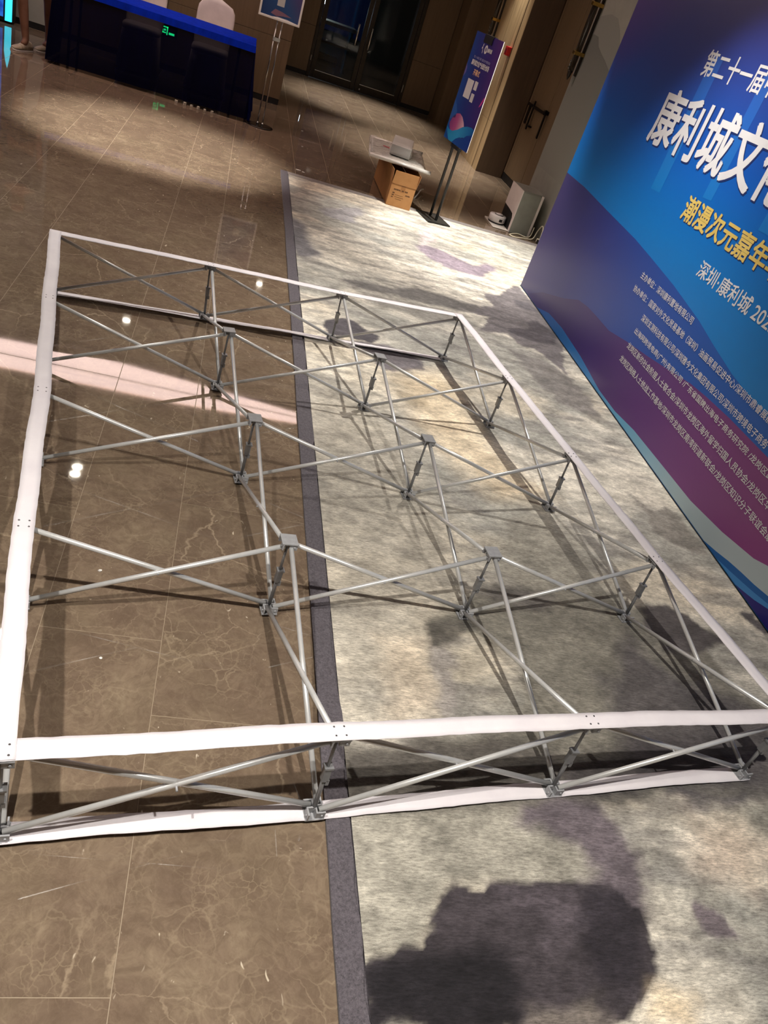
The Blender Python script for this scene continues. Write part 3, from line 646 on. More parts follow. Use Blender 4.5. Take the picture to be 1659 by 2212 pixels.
prism('print_shape', [(3.842, 0.004), (3.891, 0.015), (3.982, 0.037), (4.083, 0.070), (4.9, 0.2), (BW, 0.2), (BW, 0.004)], 0.0019, 0.0021, R6, banner)
STR = grad('print_light_stripe', (0.0, 0.8, -0.9), [(0.0, (10, 124, 200)), (0.5, (38, 96, 184)), (1.0, (62, 78, 160))])
for a0, a1, t0 in ((1.39, 1.52, 1.185), (2.0, 2.1, 1.295), (2.62, 2.78, 1.30)):
    prism('print_shape', [(a0, t0), (a1, t0 + 0.006), (a1, 1.95), (a0, 1.95)], 0.0003, 0.0005, STR, banner)
for q in range(4):
    prism('print_line', [(0.004 + q * 0.02, 1.46 + 0.02 * q), (0.007 + q * 0.02, 1.46 + 0.02 * q), (0.007 + q * 0.02, 1.80), (0.004 + q * 0.02, 1.80)], 0.0003, 0.0005, STR, banner)
WH = mottled('white_print', (216, 216, 220), (224, 224, 226), 6, 0.5); GOLD = mottled('gold_print', (214, 184, 92), (226, 200, 112), 8, 0.5); SHD = mat('print_shadow', (14, 40, 100), 0.5)
text_mesh('lettering', '第二十一届中国（深圳）国际文化产业博览交易会', 1.335, 1.832, 3.10, 0.145, WH, banner, 0.0014, 0.002)
text_mesh('lettering', '康利城文化产业园分会场', 1.042, 1.392, 3.66, 0.335, SHD, banner, 0.0011, 0.009)
text_mesh('lettering', '康利城文化产业园分会场', 1.035, 1.400, 3.66, 0.332, WH, banner, 0.0016, 0.0065)
text_mesh('lettering', '潮漫次元嘉年华', 1.878, 1.134, 1.10, 0.142, SHD, banner, 0.0011, 0.004)
text_mesh('lettering', '潮漫次元嘉年华', 1.872, 1.138, 1.10, 0.140, GOLD, banner, 0.0016, 0.003)
text_mesh('lettering', '深圳·康利城 2025年', 2.312, 0.948, 0.93, 0.094, WH, banner, 0.0014, 0.0011)
rows = [('主办单位：深圳康利置地有限公司', 1.776, 0.735, 0.735), ('协办单位：国家对外文化贸易基地（深圳）油画贸易促进中心/深圳市鼎睿展能文', 1.765, 0.644, 1.74),
        ('深圳玄测科技有限公司/深圳雅今文化集团有限公司/深圳市跨境电子商务', 2.015, 0.549, 1.50), ('出海网跨境电商(广州)有限公司 /广东省国牌出海电子商务研究院 /龙岗区跨境', 2.012, 0.457, 1.70),
        ('龙岗区新的社会阶层人士联合会/深圳市龙岗区海外留学归国人员协会/龙岗区华侨', 2.012, 0.362, 1.79), ('龙岗区网络人士统战工作基地/深圳市龙岗区南湾街道新联会/龙岗区知识分子联谊会康利', 2.004, 0.268, 1.91)]
for body, s0, t0, wd in rows: text_mesh('lettering', body, s0, t0, wd, 0.043, WH, banner, 0.0026, 0.0003)

# ------------------------------------------------------------------ tall poster on a black two-post stand
stand = thing('poster_stand', 'black two-post sign stand with square base beside the cardboard box', 'sign stand', (2.745, 3.8, 0.0125))
SO = Vector((2.745, 3.8, 0.0125)); PD = Vector((0.2, -0.98, 0)).normalized(); PN = Vector((-0.98, -0.2, 0)).normalized()
BLK = mottled('black_powder_coat', (14, 14, 14), (22, 22, 22), 50, 0.45); BLKG = mottled('dark_base_plate', (60, 60, 58), (74, 74, 70), 12, 0.35, 0, 0.5)
def pm(): return Matrix(((PD.x, 0, PN.x, 0), (PD.y, 0, PN.y, 0), (0, 1, 0, 0), (0, 0, 0, 1)))
MB = Matrix(((PD.x, PN.x, 0, 0), (PD.y, PN.y, 0, 0), (0, 0, 1, 0), (0, 0, 0, 1)))
box('base_plate', (-0.17, -0.12, 0), (0.17, 0.12, 0.008), BLKG, stand, 0.001, MB)
for o in ([-0.17, -0.12, 0, -0.16, 0.12, 0.0095], [0.16, -0.12, 0, 0.17, 0.12, 0.0095], [-0.16, -0.12, 0, 0.16, -0.112, 0.0095], [-0.16, 0.112, 0, 0.16, 0.12, 0.0095]):
    box('plate_edge', o[:3], o[3:], BLK, stand, 0, MB)
for q in (-0.075, 0.075):
    a = PD * q - PN * 0.0; tube('post', a + Vector((0, 0, 0.005)), a + Vector((0, 0, 1.60)), 0.0135, BLK, stand, 14)
    tube('collar', a + Vector((0, 0, 0.655)), a + Vector((0, 0, 0.70)), 0.021, BLK, stand, 14)
box('cross_bar', (-0.095, 0.002, 0.655), (0.095, 0.02, 0.685), BLK, stand, 0.002, MB)
box('top_clip', (-0.085, -0.012, 1.59), (0.085, 0.034, 1.602), BLK, stand, 0.002, MB); box('clip_lip', (-0.085, 0.029, 1.535), (0.085, 0.034, 1.59), BLK, stand, 0.001, MB)
pc = SO + PN * 0.022; PW, PH = 0.565, 0.905
poster = thing('event_poster', 'tall blue and purple event poster clipped on the black two-post stand', 'poster', (0, 0, 0))
org = pc - PD * (PW / 2) + Vector((0, 0, 0.692))
poster.matrix_world = Matrix(((PD.x, 0, PN.x, org.x), (PD.y, 0, PN.y, org.y), (0, 1, 0, org.z), (0, 0, 0, 1)))
PB = grad('poster_print', (1.1, 0.25, 0.02), [(0.0, (0, 84, 168)), (0.35, (32, 52, 132)), (0.65, (60, 42, 124)), (0.9, (98, 48, 132)), (1.0, (104, 48, 136))])
box('board', (0, 0, 0), (PW, PH, 0.004), PB, poster); WE = mat('white_board_edge', (238, 236, 232), 0.5)
box('board_edge', (PW, 0, 0), (PW + 0.005, PH, 0.004), WE, poster)
Z1 = 0.0043
PINK = grad('poster_pink', (2.2, 0.0, 0.0), [(0.0, (112, 50, 120)), (0.4, (176, 84, 140)), (0.75, (226, 190, 205))])
prism('print_shape', [(0.03, 0.13), (0.06, 0.19), (0.12, 0.235), (0.19, 0.25), (0.26, 0.235), (0.32, 0.20), (0.37, 0.15), (0.25, 0.10), (0.1, 0.07)], Z1, Z1 + 0.0002, PINK, poster)
CY = grad('poster_cyan', (1.8, 0.0, 0.0), [(0.0, (30, 140, 200)), (0.5, (50, 158, 216)), (1.0, (20, 100, 180))])
prism('print_shape', [(0.0, 0.10), (0.06, 0.085), (0.14, 0.085), (0.24, 0.12), (0.33, 0.165), (0.42, 0.19), (0.50, 0.20), (PW, 0.195), (PW, 0.06), (0.4, 0.09), (0.30, 0.06), (0.20, 0.0), (0.12, 0.0), (0.05, 0.05)], Z1 + 0.0003, Z1 + 0.0005, CY, poster)
BL = grad('poster_blue', (1.8, 0.0, 0.0), [(0.0, (18, 90, 170)), (1.0, (26, 60, 150))])
prism('print_shape', [(0.20, 0.0), (0.26, 0.045), (0.33, 0.075), (0.40, 0.08), (0.46, 0.12), (PW, 0.15), (PW, 0.0)], Z1 + 0.0006, Z1 + 0.0008, BL, poster)
prism('print_shape', [(0.0, 0.16), (0.0, 0.34), (0.06, 0.30), (0.11, 0.25), (0.12, 0.20), (0.05, 0.18)], Z1, Z1 + 0.0002, mat('poster_mid_blue', (36, 92, 170), 0.4), poster)
prism('print_shape', [(0.50, 0.37), (0.53, 0.39), (PW, 0.44), (PW, 0.47), (0.545, 0.455), (0.525, 0.42)], Z1, Z1 + 0.0002, mat('poster_magenta', (214, 70, 160), 0.4), poster)
prism('print_shape', [(0.0, 0.53), (0.035, 0.57), (0.03, 0.61), (0.0, 0.64)], Z1, Z1 + 0.0002, mat('poster_lilac', (100, 96, 168), 0.4), poster)
text_mesh('lettering', '第二十一届中国（深圳）国际文化产业博览交易会', 0.10, 0.703, 0.35, 0.022, mat('pale_print', (150, 150, 196), 0.5), poster, Z1 + 0.001, 0.0004)
text_mesh('lettering', '康利城文化产业园分会场', 0.085, 0.648, 0.375, 0.046, WH, poster, Z1 + 0.001, 0.0013)
text_mesh('lettering', '开幕式', 0.185, 0.578, 0.135, 0.05, mat('peach_print', (232, 190, 150), 0.5), poster, Z1 + 0.001, 0.0012)
text_mesh('lettering', '康利城', 0.322, 0.782, 0.09, 0.034, WH, poster, Z1 + 0.001, 0.0012)
bm = bmesh.new()
for q in range(24):
    a0, a1 = 2 * math.pi * q / 24, 2 * math.pi * (q + 1) / 24
    bm.faces.new([bm.verts.new((0.285 + math.cos(a) * rr * 0.030, 0.798 + math.sin(a) * rr * 0.034, Z1 + 0.001)) for a, rr in ((a0, 1), (a1, 1), (a1, 0.55), (a0, 0.55))])
bm.faces.new([bm.verts.new((0.285 + x, 0.798 + y, Z1 + 0.001)) for x, y in ((-0.003, -0.02), (0.004, -0.02), (0.004, 0.02), (-0.003, 0.02))])
bm_obj('logo_mark', bm, WH, poster)
bm = bmesh.new()
for pts in ([(0.205, 0.82), (0.216, 0.838), (0.22, 0.825), (0.212, 0.81)], [(0.195, 0.80), (0.212, 0.815), (0.218, 0.806), (0.20, 0.79)], [(0.214, 0.80), (0.222, 0.80), (0.232, 0.762), (0.224, 0.760)]):
    bm.faces.new([bm.verts.new((x, y, Z1 + 0.001)) for x, y in pts])
bm_obj('logo_mark', bm, WH, poster)
for x, y, sx, sy in ((0.125, 0.385, 0.135, 0.155), (0.285, 0.475, 0.065, 0.07), (0.285, 0.375, 0.065, 0.07)):
    prism('white_patch', [(x, y), (x + sx, y), (x + sx, y + sy), (x, y + sy)], Z1, Z1 + 0.0006, WH, poster)

# ------------------------------------------------------------------ framed notice on a silver stand
st2 = thing('notice_stand', 'slim chrome two-pole notice stand with round base beside the blue table', 'sign stand', (1.022, 5.776, 0))
CH = mottled('chrome', (205, 205, 202), (215, 215, 212), 30, 0.16, 0, 1.0)
lathe('round_base', [(0.001, 0.0), (0.15, 0.0), (0.15, 0.008), (0.13, 0.012), (0.001, 0.013)], mottled('dark_chrome', (52, 50, 48), (62, 60, 58), 20, 0.2, 0, 0.9), st2, 40)
for q in (-0.027, 0.027):
    tube('pole', (q, 0, 0.01), (q, 0, 1.10), 0.0075, CH, st2, 14); lathe('pole_foot', [(0.013, 0.0), (0.013, 0.02), (0.008, 0.026)], CH, st2, 16, (q, 0, 0.012))
box('clamp', (-0.038, -0.012, 0.852), (0.038, 0.012, 0.89), CH, st2, 0.003)
bd = thing('framed_notice', 'white framed blue notice board held on the chrome two-pole stand', 'notice board', (0.79, 5.755, 1.045))
W2, H2_ = 0.435, 0.60
tilt = Matrix(((1, 0, 0, 0), (0, 0, -1, 0), (0, 1, 0, 0), (0, 0, 0, 1)))
bd.rotation_euler = Euler((math.pi / 2, 0, 0))
FRM = mat('white_frame', (236, 233, 226), 0.4)
for lo, hi in (((0, 0, 0), (W2, 0.02, 0.016)), ((0, H2_ - 0.02, 0), (W2, H2_, 0.016)), ((0, 0.02, 0), (0.02, H2_ - 0.02, 0.016)), ((W2 - 0.02, 0.02, 0), (W2, H2_ - 0.02, 0.016))): box('frame_rail', lo, hi, FRM, bd, 0.002)
N1 = grad('notice_print', (1.5, 1.0, -0.15), [(0.0, (34, 62, 112)), (0.4, (44, 80, 130)), (0.8, (86, 60, 104)), (1.0, (96, 60, 100))])
box('print', (0.02, 0.02, 0.002), (W2 - 0.02, H2_ - 0.02, 0.008), N1, bd)
prism('white_patch', [(0.17, 0.13), (0.245, 0.13), (0.245, 0.21), (0.17, 0.21)], 0.0083, 0.0088, mat('grey_white_patch', (190, 190, 188), 0.5), bd)
prism('print_shape', [(0.12, 0.05), (0.16, 0.095), (0.24, 0.085), (0.34, 0.06), (0.25, 0.05), (0.18, 0.035)], 0.0083, 0.0086, mat('notice_rose', (136, 100, 120), 0.5), bd)
prism('print_shape', [(0.14, 0.02), (0.20, 0.032), (0.30, 0.032), (0.40, 0.02)], 0.0083, 0.0086, mat('notice_white', (214, 212, 212), 0.5), bd)

# ------------------------------------------------------------------ registration table under blue cloth
TL = Vector((-0.18, 6.12, 0))
table = thing('registration_table', 'long folding registration table hidden under a royal blue cloth', 'table', tuple(TL))
TT = mottled('table_laminate', (120, 110, 98), (132, 121, 108), 8, 0.5); TLG = mat('table_leg_metal', (70, 70, 72), 0.4, 0.7)
box('tabletop', (-0.98, -0.34, 0.715), (0.98, 0.34, 0.742), TT, table, 0.003)
for sx in (-0.85, 0.85):
    for sy in (-0.27, 0.27): tube('leg', (sx, sy, 0.0), (sx, sy, 0.715), 0.014, TLG, table, 10)
    tube('stretcher', (sx, -0.27, 0.12), (sx, 0.27, 0.12), 0.009, TLG, table, 8)
cloth = thing('tablecloth', 'royal blue sheer tablecloth hanging to the floor over the long table', 'tablecloth', (TL.x, TL.y, 0.742))
def cloth_mat(name, c, see):
    m = mat(name, c, 0.8, 0, 0.08); t = NT(m)
    n = t.noise(t.mapping(t.coord(), (14, 14, 3)), 1, 3).outputs[0]; t.l(t.ramp(n, [(0.3, c), (0.7, tuple(min(255, int(v * 1.25) + 1) for v in c))]), t.b.inputs['Base Color'])
    t.b.inputs['Alpha'].default_value = 1 - see; return m
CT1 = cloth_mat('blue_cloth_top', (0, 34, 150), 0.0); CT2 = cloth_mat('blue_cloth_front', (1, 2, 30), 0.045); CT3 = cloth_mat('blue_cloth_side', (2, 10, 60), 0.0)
def sheet(name, pts_top, pts_bot, m, amp, seed, ns=70, nt=14, flare=None):
    bm = bmesh.new(); g = []
    A, B = Vector(pts_top[0]), Vector(pts_top[1]); Cb, D = Vector(pts_bot[0]), Vector(pts_bot[1])
    nrm = (B - A).cross(Cb - A).normalized()
    for j in range(nt + 1):
        v = j / nt; row = []
        for i in range(ns + 1):
            u = i / ns; p = A.lerp(B, u).lerp(Cb.lerp(D, u), v)
            row.append(bm.verts.new(p + nrm * amp * v * (math.sin(u * 23 + seed) + 0.6 * math.sin(u * 57 + seed * 2) + 0.4 * math.sin(u * 9 + v * 3))))
        g.append(row)
    for a, b in zip(g, g[1:]):
        for i in range(ns): f_ = bm.faces.new((a[i], b[i], b[i + 1], a[i + 1])); f_.smooth = True
    return bm_obj(name, bm, m, cloth)
zt = 0.008
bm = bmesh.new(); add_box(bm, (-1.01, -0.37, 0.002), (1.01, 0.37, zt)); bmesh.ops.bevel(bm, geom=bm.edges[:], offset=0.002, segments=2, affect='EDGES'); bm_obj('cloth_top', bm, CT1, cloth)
sheet('front_band', [(-1.012, -0.373, zt), (1.012, -0.373, zt)], [(-1.015, -0.385, -0.055), (1.016, -0.385, -0.055)], CT1, 0.002, 1, nt=4)
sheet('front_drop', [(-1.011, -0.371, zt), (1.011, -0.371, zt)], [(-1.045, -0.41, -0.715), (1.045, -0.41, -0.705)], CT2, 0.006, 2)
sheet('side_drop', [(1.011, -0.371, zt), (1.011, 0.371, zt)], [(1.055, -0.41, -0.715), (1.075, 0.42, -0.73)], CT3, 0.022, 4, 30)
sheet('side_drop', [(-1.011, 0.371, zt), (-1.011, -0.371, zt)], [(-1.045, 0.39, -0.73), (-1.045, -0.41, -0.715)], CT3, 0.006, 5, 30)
PALE = mottled('pale_packet', (196, 190, 172), (216, 210, 192), 20, 0.6)
for k, x in enumerate((0.115, 0.205, 0.275, 0.35, 0.42, 0.50)):
    o = tag(box('small_packet', (-0.017 + 0.004 * (k % 3), -0.012, 0), (0.015, 0.012, 0.024 + 0.006 * (k % 2)), PALE, None, 0.003), 'small pale packet on the floor under the hem of the blue tablecloth', 'packet', 'small packets under the table')
    o.location = (x, 5.675 - 0.006 * k, 0); o.rotation_euler = (0, 0, 0.4 * k)

# ------------------------------------------------------------------ covered banquet chairs
WHC = fabric('white_chair_cover', (206, 194, 190), (218, 206, 202))
def chair(loc, label):
    t = thing('banquet_chair', label, 'chair', loc, 'white covered chairs behind the table')
    def loft(name, secs, smooth=True):
        bm = bmesh.new(); rings = [[bm.verts.new(p) for p in s] for s in secs]; n = len(secs[0])
        for a, b in zip(rings, rings[1:]):
            for i in range(n): f_ = bm.faces.new((a[i], a[(i + 1) % n], b[(i + 1) % n], b[i])); f_.smooth = smooth
        bm.faces.new(rings[0][::-1]); bm.faces.new(rings[-1]); bmesh.ops.recalc_face_normals(bm, faces=bm.faces[:]); return bm_obj(name, bm, WHC, t)
    def rr(hw, y0, y1, z, n=24):
        yc, hd = (y0 + y1) / 2, (y1 - y0) / 2; out = []
        for i in range(n):
            a = 2 * math.pi * i / n; ca, sa = math.cos(a), math.sin(a)
            out.append((hw * math.copysign(abs(ca) ** 0.45, ca), yc + hd * math.copysign(abs(sa) ** 0.45, sa), z))
        return out
    back = [rr(0.205, 0.15, 0.21, 0.44)]
    for k in range(1, 11):
        z = 0.44 + 0.52 * k / 10; u = k / 10; hw = 0.205 + 0.012 * math.sin(u * 3) if u < 0.72 else 0.213 * math.sqrt(max(0.02, 1 - ((u - 0.72) / 0.285) ** 2.4))
        back.append(rr(hw, 0.16 + 0.05 * u, 0.215 + 0.055 * u - 0.02 * max(0, u - .8) * 5, z))
    loft('backrest', back)
    loft('seat', [rr(0.205, -0.20, 0.21, 0.42), rr(0.212, -0.21, 0.215, 0.45), rr(0.205, -0.20, 0.21, 0.475), rr(0.17, -0.17, 0.18, 0.482)])
    secs = []
    for z, e in ((0.42, 0.0), (0.3, 0.006), (0.15, 0.014), (0.02, 0.022)):
        pts = rr(0.206 + e, -0.205 - e, 0.212 + e, z, 64)
        secs.append([(x * (1 + e * 2.2 * math.sin(i * 1.9)), y * (1 + e * 2.2 * math.sin(i * 1.9)), z_) for i, (x, y, z_) in enumerate(pts)])
    loft('skirt', secs)
    return t
chair((0.34, 6.80, 0), 'white covered banquet chair behind the right half of the blue table')
chair((-0.43, 6.80, 0), 'white covered banquet chair behind the middle of the blue table')

# ------------------------------------------------------------------ green low-level exit sign on the wall behind the table
sg = thing('exit_sign', 'small glowing green exit sign low on the wall behind the blue table', 'exit sign', (-0.19, 7.427, 0.43))
GRN = mat('exit_green', (20, 200, 120), 0.4, emit=(20, 220, 130), es=14)
box('sign_body', (-0.10, -0.006, -0.06), (0.10, 0.002, 0.06), mat('sign_dark', (20, 30, 26), 0.4), sg, 0.002)
bm = bmesh.new()
for lo, hi in (((-0.075, -0.010, 0.030), (-0.01, -0.0065, 0.042)), ((-0.022, -0.010, -0.045), (-0.010, -0.0065, 0.042)), ((-0.075, -0.010, -0.03), (-0.063, -0.0065, 0.012)), ((-0.075, -0.010, -0.03), (-0.03, -0.0065, -0.018)), ((-0.055, -0.010, -0.005), (-0.035, -0.0065, 0.015))): add_box(bm, lo, hi)
bm_obj('pictogram', bm, GRN, sg)
box('caption_bar', (0.005, -0.010, -0.035), (0.07, -0.0065, -0.012), GRN, sg)

# ------------------------------------------------------------------ LED screen at the left
led = thing('led_screen', 'bright blue LED screen with a glowing cyan edge at the far left', 'screen', (-2.3, 7.25, 0.0))
LEDB = mat('screen_picture', (20, 50, 140), 0.3); t_ = NT(LEDB); nz = t_.noise(t_.mapping(t_.coord(), (6, 6, 9)), 1, 3).outputs[0]
t_.l(t_.ramp(nz, [(0.35, (24, 60, 160)), (0.6, (50, 120, 210)), (0.75, (150, 190, 235))]), t_.b.inputs['Emission Color']); t_.b.inputs['Emission Strength'].default_value = 0.7
box('cabinet', (-1.6, -0.02, 0.02), (0.40, 0.14, 2.3), mat('screen_cabinet', (20, 22, 26), 0.5), led, 0.004)
box('display', (-1.58, -0.026, 0.06), (0.30, -0.021, 2.28), LEDB, led)
prism('glow_edge', [(0.325, 0.03), (0.395, 0.03), (0.395, 0.28), (0.38, 0.38), (0.362, 0.46), (0.34, 0.38), (0.325, 0.28)], 0.021, 0.045, mat('cyan_glow', (60, 225, 255), 0.3, emit=(60, 225, 255), es=1.1), led, Matrix(((1, 0, 0, 0), (0, 0, -1, 0), (0, 1, 0, 0), (0, 0, 0, 1))))

# ------------------------------------------------------------------ person in shorts and sneakers
PX = Vector((-1.50, 6.06, 0))
SKIN = mottled('skin', (126, 88, 66), (140, 100, 76), 12, 0.6); SHORT = mottled('dark_shorts', (22, 22, 26), (32, 32, 36), 10, 0.85); SHIRT = mottled('dark_shirt', (44, 48, 58), (54, 58, 68), 8, 0.85)
def skin_body(name, verts, eds, radii, m, parent, root=0, sub=2):
    me = bpy.data.meshes.new(name); me.from_pydata([tuple(v) for v in verts], eds, []); o = mesh_obj(name, me, m, parent)
    md = o.modifiers.new('skin', 'SKIN'); md.use_smooth_shade = True
    if not me.skin_vertices: 
        bm = bmesh.new(); bm.from_mesh(me); bm.verts.layers.skin.verify(); bm.to_mesh(me); bm.free()
    for i, r in enumerate(radii):
        me.skin_vertices[0].data[i].radius = (r, r) if isinstance(r, (int, float)) else r
        me.skin_vertices[0].data[i].use_root = i == root
    s = o.modifiers.new('sub', 'SUBSURF'); s.levels = sub; s.render_levels = sub
    return o
person = thing('person', 'person in dark shorts and pale sneakers standing beside the blue table', 'person', tuple(PX))
a1, k1, h1 = (0.03, -0.09, 0.09), (-0.03, -0.06, 0.50), (-0.07, 0.0, 0.92)
a2, k2, h2 = (0.19, 0.20, 0.09), (0.19, 0.12, 0.50), (0.085, 0.03, 0.92)
V = [(0, 0, 0.97), (0, 0.01, 1.15), (0, 0.01, 1.34), (0, 0.0, 1.46), (0, -0.01, 1.53), (0, -0.03, 1.63), (0, -0.03, 1.73),
     h1, (-0.055, -0.045, 0.7), k1, (-0.015, -0.055, 0.36), (0.01, -0.075, 0.2), a1, (0.0, -0.14, 0.05),
     h2, (0.14, 0.08, 0.7), k2, (0.195, 0.15, 0.36), (0.195, 0.19, 0.2), a2, (0.16, 0.14, 0.05),
     (-0.16, 0.0, 1.42), (-0.215, -0.02, 1.14), (-0.225, -0.12, 0.92), (-0.23, -0.15, 0.84),
     (0.16, 0.02, 1.42), (0.205, 0.03, 1.14), (0.205, -0.05, 0.92), (0.205, -0.08, 0.84)]
E_ = [(0, 1), (1, 2), (2, 3), (3, 4), (4, 5), (5, 6), (0, 7), (7, 8), (8, 9), (9, 10), (10, 11), (11, 12), (12, 13), (0, 14), (14, 15), (15, 16), (16, 17), (17, 18), (18, 19), (19, 20),
      (3, 21), (21, 22), (22, 23), (23, 24), (3, 25), (25, 26), (26, 27), (27, 28)]
Rr = [(0.15, 0.11), (0.14, 0.10), (0.16, 0.11), (0.10, 0.08), 0.052, 0.085, 0.075, 0.09, 0.075, 0.056, 0.055, 0.042, 0.036, 0.036, 0.09, 0.075, 0.056, 0.055, 0.042, 0.036, 0.036, 0.06, 0.043, 0.034, 0.03, 0.06, 0.043, 0.034, 0.03]
skin_body('body', V, E_, Rr, SKIN, person)
for side, (hx, hy), sg_ in ((1, (-0.23, -0.15), -1), (2, (0.205, -0.08), 1)):      # hands with five fingers each
    v = [(hx, hy, 0.84), (hx, hy - 0.01, 0.79)]; e = [(0, 1)]; rd = [0.022, 0.028]
    for q, (dx, ln) in enumerate(((-0.024, 0.06), (-0.008, 0.075), (0.008, 0.07), (0.022, 0.055))):
        b0 = len(v); v += [(hx + 0.3 * dx, hy + dx - 0.01, 0.755), (hx + 0.3 * dx - sg_ * 0.006, hy + dx - 0.014, 0.755 - ln * 0.55), (hx + 0.3 * dx - sg_ * 0.016, hy + dx - 0.012, 0.755 - ln)]; e += [(1, b0), (b0, b0 + 1), (b0 + 1, b0 + 2)]; rd += [0.0095, 0.0085, 0.007]
    b0 = len(v); v += [(hx - sg_ * 0.01, hy - 0.045, 0.785), (hx - sg_ * 0.014, hy - 0.055, 0.755)]; e += [(1, b0), (b0, b0 + 1)]; rd += [0.010, 0.008]
    skin_body('hand', v, e, rd, SKIN, person, 1, 1)
skin_body('shorts', [(0, 0, 1.0), (0, 0, 0.93), (-0.07, 0.0, 0.88), (-0.055, -0.04, 0.70), (-0.035, -0.055, 0.575), (0.085, 0.03, 0.88), (0.14, 0.07, 0.70), (0.18, 0.105, 0.545)], [(0, 1), (1, 2), (2, 3), (3, 4), (1, 5), (5, 6), (6, 7)], [(0.165, 0.125), (0.165, 0.125), 0.11, 0.10, 0.092, 0.11, 0.10, 0.092], SHORT, person)
skin_body('shirt', [(0, 0.0, 0.96), (0, 0.01, 1.15), (0, 0.01, 1.34), (0, 0.0, 1.45), (-0.165, 0.0, 1.41), (-0.21, -0.015, 1.18), (0.165, 0.02, 1.41), (0.2, 0.03, 1.18)], [(0, 1), (1, 2), (2, 3), (3, 4), (4, 5), (3, 6), (6, 7)], [(0.175, 0.135), (0.16, 0.12), (0.178, 0.125), (0.115, 0.09), 0.075, 0.06, 0.075, 0.06], SHIRT, person)
skin_body('hair', [(0, 0.0, 1.75), (0, 0.02, 1.70), (0, 0.045, 1.63)], [(0, 1), (1, 2)], [(0.07, 0.075), (0.088, 0.08), (0.07, 0.05)], mat('black_hair', (20, 17, 15), 0.6), person)
bm = bmesh.new()                                                  # face: eyes, nose, mouth, ears
for p, s in (((-0.03, -0.105, 1.645), (0.012, 0.008, 0.006)), ((0.03, -0.105, 1.645), (0.012, 0.008, 0.006)), ((0, -0.118, 1.615), (0.011, 0.014, 0.02)), ((0, -0.108, 1.575), (0.024, 0.008, 0.006)), ((-0.085, -0.02, 1.63), (0.01, 0.016, 0.026)), ((0.085, -0.02, 1.63), (0.01, 0.016, 0.026))):
    bmesh.ops.create_uvsphere(bm, u_segments=10, v_segments=6, radius=1.0, matrix=Matrix.Translation(p) @ Matrix.Diagonal((*s, 1)))
bm_obj('face_features', bm, mottled('face_detail', (96, 62, 48), (110, 72, 58), 20, 0.6), person, True)
SHOE = mottled('cream_sneaker', (196, 184, 160), (150, 134, 110), 14, 0.7); SOLE = mat('white_sole', (220, 214, 202), 0.6)
def shoe(ankle, ang):
    secs = [(-0.075, 0.030, 0.065), (-0.06, 0.036, 0.085), (-0.02, 0.038, 0.10), (0.03, 0.040, 0.085), (0.08, 0.046, 0.062), (0.13, 0.046, 0.05), (0.165, 0.038, 0.042), (0.185, 0.02, 0.03)]
    Rz = Matrix.Translation((ankle[0], ankle[1], 0)) @ Matrix.Rotation(ang, 4, 'Z')
    for nm, mm, z0, zs, ws_ in (('shoe_upper', SHOE, 0.018, 1.0, 1.0), ('shoe_sole', SOLE, 0.0, 0.0, 1.12)):
        bm = bmesh.new(); rings = []
        for x, hw, h in secs:
            hw *= ws_; top = h if zs else 0.022
            rings.append([bm.verts.new(Rz @ Vector((x * (1.03 if not zs else 1), hw * math.cos(a) * (1 if math.sin(a) < 0.2 else 0.9), z0 + (top - z0) * max(0, math.sin(a)) ** 0.7))) for a in [math.pi * k / 10 for k in range(11)]])
        for a, b in zip(rings, rings[1:]):
            for i in range(10): f_ = bm.faces.new((a[i], a[i + 1], b[i + 1], b[i])); f_.smooth = True
            bm.faces.new((a[10], a[0], b[0], b[10]))
        bm.faces.new(rings[0]); bm.faces.new(rings[-1][::-1]); bmesh.ops.recalc_face_normals(bm, faces=bm.faces[:]); bm_obj(nm, bm, mm, person)
shoe((0.03, -0.08), math.radians(-122)); shoe((0.19, 0.21), math.radians(-122))

